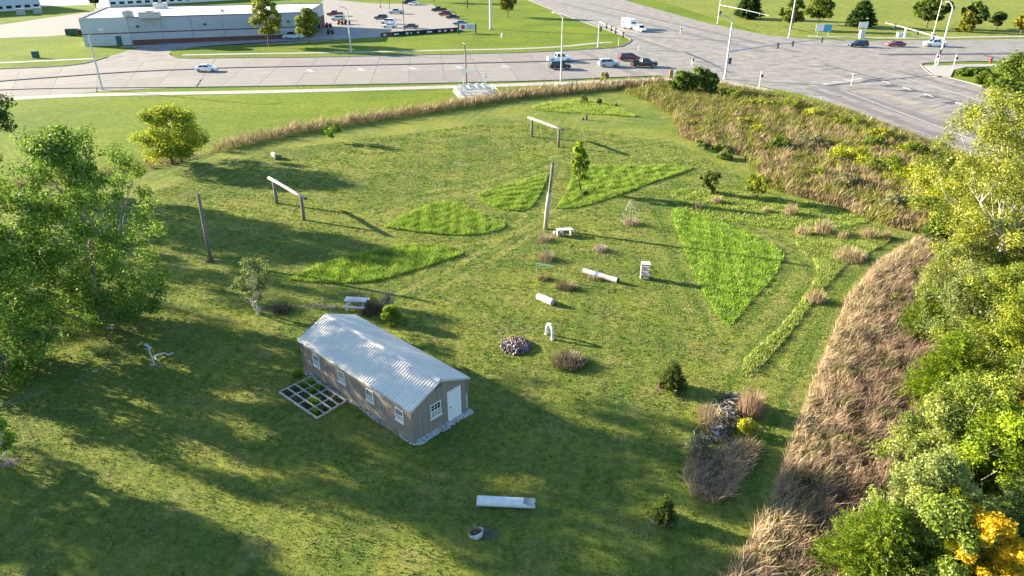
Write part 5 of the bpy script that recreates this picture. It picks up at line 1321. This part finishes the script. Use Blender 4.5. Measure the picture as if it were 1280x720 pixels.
# brush ring
c = P(711, 452); 
tuft("brush_mound", (711, 454), 2.25, .85, "round mound of dry brush with a green rim", (.10, .085, .055), (.36, .29, .20), 350, 900, "brush mound", None, .05, .5)
tuft("grass_rim", (710, 453), 2.75, .42, "green grass rim round the dry brush mound", (.10, .16, .03), (.26, .28, .10), 351, 700, "grass clump", None, .05, .7, m=GRASS)
bush("flower_patch", (640, 426), .7, .45, "small yellow flowering plant on top of the stone mound", (.30, .22, .02), (.45, .30, .05), 352, 8, 40, .07, "plant")
# clumps by the wood pile
dbm = lambda a, b: (lambda p, e, r: mixc(a, b, r.uniform(0, 1, len(p))))
for pxs_, lab_, c_, sd_ in [([(852, 592), (862, 575), (890, 583), (918, 580), (930, 596), (912, 622), (890, 632), (862, 620)], "brownish purple dry bush, lower of two below the wood pile", dbm((.24, .17, .11), (.60, .43, .28)), 360),
                            ([(880, 582), (884, 566), (908, 562), (936, 552), (948, 562), (938, 588), (915, 596), (895, 592)], "tan dry bush touching the wood pile's lower end", dbm((.26, .185, .11), (.56, .43, .27)), 361)]:
    o = prairie("dry_bush", pxs_, lab_, .6, 380, sd_, c_, .026, .6); o["category"] = "dry bush"; del o["kind"]
bush("grey_shrub", (873, 570), 1.9, 1.2, "dull grey-green shrub on the left of the dry bushes", (.08, .085, .055), (.17, .16, .12), 362, 24, 90, .08)
tuft("dry_bush", (937, 518), 1.3, 2.0, "upright pinkish tan grass right of the wood pile", (.30, .20, .13), (.50, .36, .24), 363, 800, "dry bush", None, .05, .35)
bush("golden_shrub", (930, 543), 1.2, 1.2, "bright yellow-green shrub right of the wood pile", (.22, .20, .02), (.42, .36, .03), 364, 20, 80, .08)
tuft("dry_bush", (888, 530), 1.2, 1.3, "straw grass on the left of the wood pile", (.26, .20, .11), (.45, .36, .22), 365, 500, "dry bush", None, .045, .5, ry=2)
# shrubs by the picnic table
bush("leafy_shrub", (490, 404), 1.4, 1.75, "bright green upright shrub beside the shed", (.08, .13, .01), (.19, .24, .02), 370, 40, 130, .075, up=.1)
def bare_shrub(base, w, h, label, seed, m, n=60, cat="shrub"):
    rng = np.random.default_rng(seed); o = thing("bare_shrub", P(*base), label, cat); mb = MB()
    for k in range(n):
        a = rng.uniform(0, 6.283); r = rng.uniform(.2, 1) * w / 2; hh = h * rng.uniform(.6, 1.05)
        q = limb(mb, (rng.normal(0, .1 * w), rng.normal(0, .1 * w), 0), (r * math.cos(a), r * math.sin(a), hh), .022, .008, rng, 4)
        limb(mb, q[2], q[3] + rng.normal(0, .12 * w, 3), .012, .006, rng, 2)
    mb.build("twigs", m, o); return o
bare_shrub((486, 385), 1.5, 1.7, "leafless grey twiggy shrub behind the bright green shrub", 371, bark_g, 45)
tuft("dry_weeds", (466, 388), 2.2, .8, "dry brown weeds between the picnic table and the bare shrub", (.08, .065, .05), (.24, .18, .12), 372, 600, "weeds", None, .04)
tuft("dry_weeds", (352, 388), 1.6, .7, "dark weeds in the bare bed right of the pale small tree", (.05, .055, .03), (.15, .13, .09), 373, 300, "weeds", None, .05)
tuft("dry_weeds", (262, 327), .9, .45, "weeds round the foot of the dark upright pole", (.09, .07, .04), (.22, .17, .09), 374, 160, "weeds")
tuft("leafy_weed", sl2w(11.1, .9) and (400, 470), .6, .5, "small green weed at the shed's far corner", (.10, .18, .02), (.20, .30, .03), 375, 120, "plant", None, .06, .6, loc=sl2w(11.0, .75), m=GRASS)

# ---- trees
YG1, YG2 = (.10, .135, .012), (.24, .24, .02)
tree("ash_tree", (136, 410), 15.0, 4.7, "big leafy green tree nearest on the left lawn", "tree", (.06, .12, .018), (.165, .215, .035), .05, 260, 190, .135, 1, bark_g, .26, None, None, 'round', (0.2, 0), .18, .38)
tree("ash_tree", (2, 462), 14.0, 5.0, "big leafy tree cut by the left edge, left of the nearest one", "tree", (.06, .12, .018), (.165, .215, .035), .04, 260, 190, .135, 2, bark_g, .28, None, None, 'round', (0, 0), .18, .38)
tree("oak_tree", (-18, 236), 15.5, 5.0, "dark leafy tree peeking in at the far left edge", "tree", (.03, .07, .012), (.09, .13, .02), .12, 110, 150, .26, 3, bark_m, .3, clump=.24, gap=.2)
tree("locust_tree", (222, 205), HT((222, 205), 133), W(222, 205, 43), "round yellow-green tree beside the dry grass band", "tree", (.14, .165, .015), (.31, .31, .03), .18, 110, 190, .17, 4, bark_m, .2, clump=.24, stems=3, gap=.2)
tree("young_tree", (323, 393), HT((323, 393), 322), 1.35, "slender pale young tree with white stems left of the shed", "tree", (.08, .10, .035), (.17, .19, .07), .30, 70, 60, .09, 5, bark_w, .07, clump=.26, stems=3, gap=.25)
tree("sapling", (12, 578), 2.9, .75, "small sapling with pale trunk at the left edge", "tree", (.08, .14, .015), (.2, .26, .03), .42, 22, 60, .12, 6, bark_w, .055, clump=.36)
tree("sapling", (416, 178), HT((416, 178), 151), 1.0, "small green sapling in front of the dry grass band", "tree", (.10, .16, .015), (.22, .27, .03), .3, 26, 60, .18, 7, bark_g, .05, clump=.34, shape='column')
tree("young_maple", (722.5, 240), HT((722.5, 240), 176), W(722, 240, 14), "upright bright green young tree in the lawn's centre", "tree", (.12, .18, .012), (.30, .34, .02), .26, 60, 90, .17, 8, bark_m, .10, clump=.30, shape='cone')
tree("young_tree", (886, 241), HT((886, 241), 212), 1.1, "round dull green shrub-like tree on the right lawn", "tree", (.06, .085, .015), (.14, .15, .03), .1, 36, 70, .15, 9, bark_m, .06, clump=.32)
tree("young_tree", (946, 251), HT((946, 251), 219), 1.15, "small yellow-green tree beside the rough prairie", "tree", (.12, .14, .012), (.28, .27, .02), .32, 36, 70, .16, 10, bark_m, .06, clump=.32, shape='column')
conifer("young_spruce", (840, 486), 2.15, .85, "small dark spruce on the lawn left of the wood pile", (.03, .055, .012), (.11, .12, .025), 11, n=20, per=44, leaf=.13)
conifer("young_pine", (829, 650), 1.6, .55, "smallest evergreen with mulch ring on the near lawn", (.035, .065, .015), (.10, .12, .025), 12, n=16, per=36, leaf=.12, pw=.6)
for i, (x, y, t, w, lab) in enumerate([(851, 119, 88, 26, "left evergreen-looking shrub at the road corner"), (872, 119, 84, 30, "middle and tallest green shrub at the road corner"), (886, 120, 90, 22, "right dark green shrub at the road corner")]):
    tree("corner_shrub", (x, y), HT((x, y), t), W(x, y, w) * .5, lab, "shrub", (.045, .08, .012), (.15, .19, .02), .04, 50, 100, .24, 20 + i, bark_m, .1, "green shrubs at the road corner", clump=.28, shape='round')
for i, (x, y, w, h, c1, c2, lab) in enumerate([(755, 107, 1.9, 3.0, (.16, .15, .02), (.32, .27, .04), "yellowish shrub in the dry grass beside the sidewalk"), (730, 128.5, 1.5, 1.3, (.08, .09, .02), (.20, .19, .05), "larger of two little bushes on the back lawn"), (749, 130.5, 1.0, 1.0, (.05, .055, .02), (.13, .12, .04), "smaller dark bush right of another on the back lawn"),
                                               (877, 187, 2.2, 1.5, (.07, .11, .02), (.19, .23, .06), "upper green mound at the prairie's left edge"), (899, 190, 1.9, 1.5, (.12, .15, .02), (.25, .27, .06), "right green mound at the prairie's left edge"), (905, 199, 2.0, 1.5, (.11, .13, .03), (.23, .23, .08), "lower green mound at the prairie's left edge"), (730, 243, 1.0, .4, (.12, .14, .03), (.2, .2, .06), "low weeds at the foot of the young green tree")]):
    bush("small_bush", (x, y), w, h, lab, c1, c2, 400 + i, 18, 70, .16, "bush")
# weeds and shrubs of the rough prairie
ORD = ["first", "second", "third", "fourth", "fifth", "sixth", "seventh", "eighth", "ninth", "tenth", "eleventh", "twelfth", "thirteenth", "fourteenth", "fifteenth", "sixteenth", "seventeenth", "eighteenth", "nineteenth", "twentieth", "fifth from last", "fourth from last", "third from last", "second to last", "last"]
PRS = "shrubs in the rough prairie"
rows_ = [(912, 125, 40, 1.9, 0), (945, 135, 34, 1.6, 1), (985, 138, 42, 1.9, 0), (1020, 150, 36, 1.7, 1), (1058, 160, 40, 1.9, 0), (1098, 178, 40, 2.0, 1), (1092, 187, 30, 2.0, 2), (1138, 196, 40, 2.0, 0), (1180, 214, 44, 2.2, 2), (928, 158, 30, 1.4, 1), (1010, 186, 46, 2.3, 3), (1062, 206, 50, 2.6, 4), (1105, 222, 52, 2.9, 0), (1148, 236, 54, 3.1, 4), (1188, 262, 60, 3.6, 4), (1150, 268, 36, 2.2, 2), (1060, 236, 38, 1.8, 3), (975, 190, 40, 2.1, 2), (950, 168, 30, 1.4, 4), (1215, 236, 56, 3.4, 0), (860, 160, 24, 1.2, 1), (1115, 262, 34, 1.7, 3), (1176, 290, 40, 2.4, 4), (1023, 225, 34, 1.5, 0), (1240, 262, 60, 4.2, 2)]
pal = [((.10, .125, .012), (.25, .25, .025)), ((.17, .16, .02), (.36, .31, .03)), ((.055, .085, .015), (.15, .18, .02)), ((.13, .115, .06), (.25, .22, .11)), ((.16, .175, .01), (.40, .36, .02))]
pnm = ["olive green", "golden yellow", "dark green", "dull grey-brown", "bright yellow-green"]
pos_w = ["near the road corner", "behind the tan prairie edge", "beside the diagonal road", "in the middle of the prairie", "towards the tall yellow tree"]
for i, (x, y, wp, h, pi) in enumerate(rows_):
    w = W(x, y, wp) * 1.2; g_ = 0 if x < 930 else (2 if y < 150 + (x - 1000) * .33 else (4 if x > 1140 else (1 if y > 215 else 3)))
    size = "tall" if h > 2.5 else ("low" if h < 1.7 else "middling")
    bush("prairie_shrub", (x, y), w, h, "%s %s shrub %s, %s from the left" % (size, pnm[pi], pos_w[g_], ORD[sorted(r_[0] + r_[1] * .001 for r_ in rows_).index(x + y * .001)]), pal[pi][0], pal[pi][1], 430 + i, 34, 90, .17, "shrub", PRS, d=w * .9)
# the wood on the right
WD = "trees of the wood on the right"
G_ = dict
tree("cottonwood", (1218, 405), 17.4, 4.4, "tall yellow cottonwood with pale trunk at the right edge", "tree", (.15, .16, .025), (.31, .29, .05), .22, 260, 240, .105, 40, bark_w, .24, WD, None, 'round', (-2.4, 0), .2, .15)
forest = [  # base x, y, height, crown radius, colours, kind, label
    (1205, 408, 7.2, 2.6, (.10, .12, .03), (.24, .25, .07), 'd', "pale green tree at the foot of the yellow cottonwood"),
    (1180, 424, 4.6, 1.9, (.07, .11, .012), (.19, .22, .02), 'c', "upper rounded green cedar at the prairie's edge"),
    (1212, 442, 6.8, 2.7, (.10, .12, .04), (.22, .23, .09), 'd', "grey-green tree right of the upper cedar"),
    (1192, 512, 5.6, 2.1, (.075, .12, .01), (.22, .26, .018), 'c', "lower rounded bright green cedar at the prairie's edge"),
    (1250, 470, 8.2, 3.2, (.11, .14, .025), (.28, .29, .045), 'd', "broad yellow-green tree in the middle of the wood"),
    (1285, 505, 9.0, 3.4, (.10, .13, .015), (.30, .30, .025), 'd', "bright yellow-green tree at the right edge above the dark hollow"),
    (1290, 420, 9.0, 3.2, (.12, .14, .02), (.28, .28, .04), 'd', "pale yellow-green tree right behind the broad one"),
    (1172, 610, 5.6, 2.4, (.12, .145, .035), (.28, .29, .08), 'd', "feathery pale green tree below the lower cedar"),
    (1215, 600, 6.6, 2.5, (.11, .14, .02), (.27, .29, .05), 'd', "pale tree with bare grey branches in the wood"),
    (1268, 590, 6.4, 2.3, (.10, .11, .01), (.27, .25, .02), 'c', "olive gold cedar at the right edge"),
    (1250, 650, 6.6, 2.7, (.10, .15, .012), (.27, .32, .02), 'd', "vivid green tree at the lower right"),
    (1160, 690, 5.8, 2.4, (.13, .15, .05), (.30, .31, .11), 'd', "silvery green tree in the lower wood"),
    (1105, 728, 4.4, 2.3, (.08, .13, .012), (.22, .25, .03), 'c', "low feathery green cedar at the bottom edge"),
    (1178, 735, 5.0, 2.4, (.09, .13, .025), (.22, .26, .05), 'd', "soft green tree at the bottom edge right of the low cedar"),
    (1228, 752, 5.0, 1.7, (.40, .29, .015), (.62, .42, .02), 'd', "bright golden yellow tree at the bottom right"),
    (1195, 752, 4.0, 1.1, (.30, .30, .012), (.48, .44, .02), 'd', "lemon yellow small tree left of the golden tree"),
    (1292, 705, 6.2, 2.2, (.07, .11, .05), (.17, .22, .10), 'c', "blue-green cedar in the bottom right corner"),
    (1168, 303, 3.0, 1.2, (.04, .09, .015), (.10, .17, .03), 'c', "small dark green cedar at the meeting of prairie and wood"),
    (1235, 350, 6.0, 2.4, (.13, .145, .03), (.30, .29, .06), 'd', "yellowish brush left of the tall cottonwood"),
    (1300, 365, 16., 4.6, (.15, .155, .015), (.34, .32, .03), 'd', "tall yellow-green tree behind the cottonwood at the right edge"),
    (1345, 560, 9., 3.6, (.09, .12, .015), (.24, .27, .03), 'd', "green tree mostly beyond the right edge, in the middle"),
    (1340, 680, 8., 3.4, (.09, .12, .015), (.24, .27, .03), 'd', "green tree mostly beyond the right edge, lower down"),
]
for i, (x, y, H, r, c1, c2, k, lab) in enumerate(forest):
    x -= 22 if y > 320 else 0; c1, c2 = np.array(c1) * (.88, .9, .75), np.array(c2) * (.92, .9, .75)
    if 'gold' in lab or 'lemon' in lab: c1, c2 = c1 * (1.2, 1.05, 1), c2 * (1.2, 1.05, 1)
    if k == 'd':
        tree("woodland_tree", (x, y), H, r, lab, "tree", c1, c2, .05, 95, 270, .095, 500 + i, bark_g if i % 3 else bark_w, .11, WD, None, 'dome' if i % 2 else 'round', (0, 0), .24, .28)
    else:
        conifer("cedar_tree", (x, y), H, r, lab, c1, c2, 500 + i, WD, n=34, per=110, leaf=.13, droop=.05, pw=.55)
# bare grey branches showing among the wood
for i, (x, y, H, lab) in enumerate([(1225, 470, 6.6, "bare grey dead branches right of the lower cedar"), (1205, 640, 6.2, "long bare grey branch in the lower wood"), (1268, 560, 7.6, "bare pale branches above the olive gold cedar"), (1128, 655, 2.4, "fallen grey branches at the prairie's edge"), (1112, 580, 1.6, "pale dead twigs in the prairie near the feathery tree")]):
    bare_shrub((x, y), H * .6, H, lab, 560 + i, bark_w, 16, "dead branches")
# far trees
FT = [  # base, top, half width px, colours, shape, label
    ((337, 58.5), -4, 19, (.12, .135, .025), (.26, .25, .05), 'round', "thin yellowing tree in front of the store"), ((387, 55.5), 10, 16, (.10, .12, .025), (.22, .22, .045), 'column', "small yellow-green tree at the store's right end"),
    ((634, 21.5), -12, 12, (.10, .10, .015), (.22, .19, .02), 'round', "far tree at the top edge right of the grey monopole"), ((542, 3), -30, 10, (.06, .09, .015), (.14, .17, .02), 'round', "far tree at the top edge behind the parking lot"),
    ((989, 37), -2, 14, (.06, .085, .012), (.16, .18, .02), 'round', "far tree left of the leaning trunk tree"), ((1022, 31), -4, 15, (.05, .075, .012), (.14, .16, .02), 'round', "far tree with a leaning trunk behind the blue sign"),
    ((1158.5, 35), -6, 17, (.035, .06, .01), (.12, .15, .02), 'round', "dark round far tree behind the white pole"), ((1205, 40), 13, 9, (.12, .12, .02), (.28, .25, .03), 'dome', "yellowish lower far tree of a touching pair"), ((1213, 37), 2, 14, (.035, .06, .01), (.11, .14, .02), 'round', "dark far tree of a touching pair"), ((1244.5, 36), 15, 9, (.03, .055, .01), (.09, .12, .02), 'round', "small dark lollipop tree on the far field"), ((1276, 41.5), 18, 11, (.14, .12, .015), (.30, .24, .02), 'round', "yellowish far tree at the right edge"), ((120, 10.5), -14, 6, (.05, .08, .015), (.12, .15, .02), 'round', "small tree on the grass by the warehouse")]
for i, (b, t, hw, c1, c2, s_, lab) in enumerate(FT):
    tree("field_tree", b, HT(b, t), W(b[0], b[1], hw), lab, "tree", c1, c2, .28 if s_ != 'dome' else .06, 70, 90, .42, 600 + i, bark_m, .22, "far trees beyond the roads", None, s_, (0, 0), .26, .2)
conifer("field_pine", (1075, 34.5), HT((1075, 34.5), 1), W(1075, 34, 15), "dense dark pine behind the blank white board", (.025, .05, .015), (.07, .10, .025), 640, n=24, per=60, leaf=.75, pw=.55)
conifer("field_spruce", (935, 23.5), HT((935, 23.5), -16), W(935, 23, 15), "dark spruce on the far field at the top edge", (.022, .045, .014), (.06, .09, .025), 641, n=24, per=60, leaf=.85, pw=.7)
for i, (x, y, wp, h, lab) in enumerate([(1268, 98, 42, 5.2, "large dark green bush at the right road corner"), (1232, 104, 30, 2.2, "low green bush left of the large corner bush"), (1254, 112, 40, 2.0, "weedy bush below the large corner bush"), (1205, 94, 20, 1.2, "low hedge behind the corner pavement"), (1224, 92, 24, 1.3, "low hedge right part behind the corner pavement")]):
    bush("corner_bush", (x, y), W(x, y, wp), h, lab, (.05, .08, .012), (.16, .19, .025), 660 + i, 50, 90, .3, "bush", "bushes at the right road corner")
# trees just outside the left edge whose long shadows cross the lawn
SHD = "trees beyond the left edge"
for i, (x, y, H, r) in enumerate([(-42, 33, 12, 3.6), (-58, 40, 15, 4), (-36, 19, 10, 3.2), (-60, 74, 13, 4), (-66, 32, 17, 4.4), (-46, 15, 12, 3.8),  (-61, 67, 17, 4.2), (-72, 62, 18, 4.5)]):
    tree("lawn_tree", None, H, r, "leafy tree out of view beyond the left edge, throwing a long shadow", "tree", (.055, .10, .02), (.155, .19, .04), .28, 70, 100, .22, 700 + i, bark_g, .24, SHD, None, 'round', (0, 0), .22, .45, (x, y))
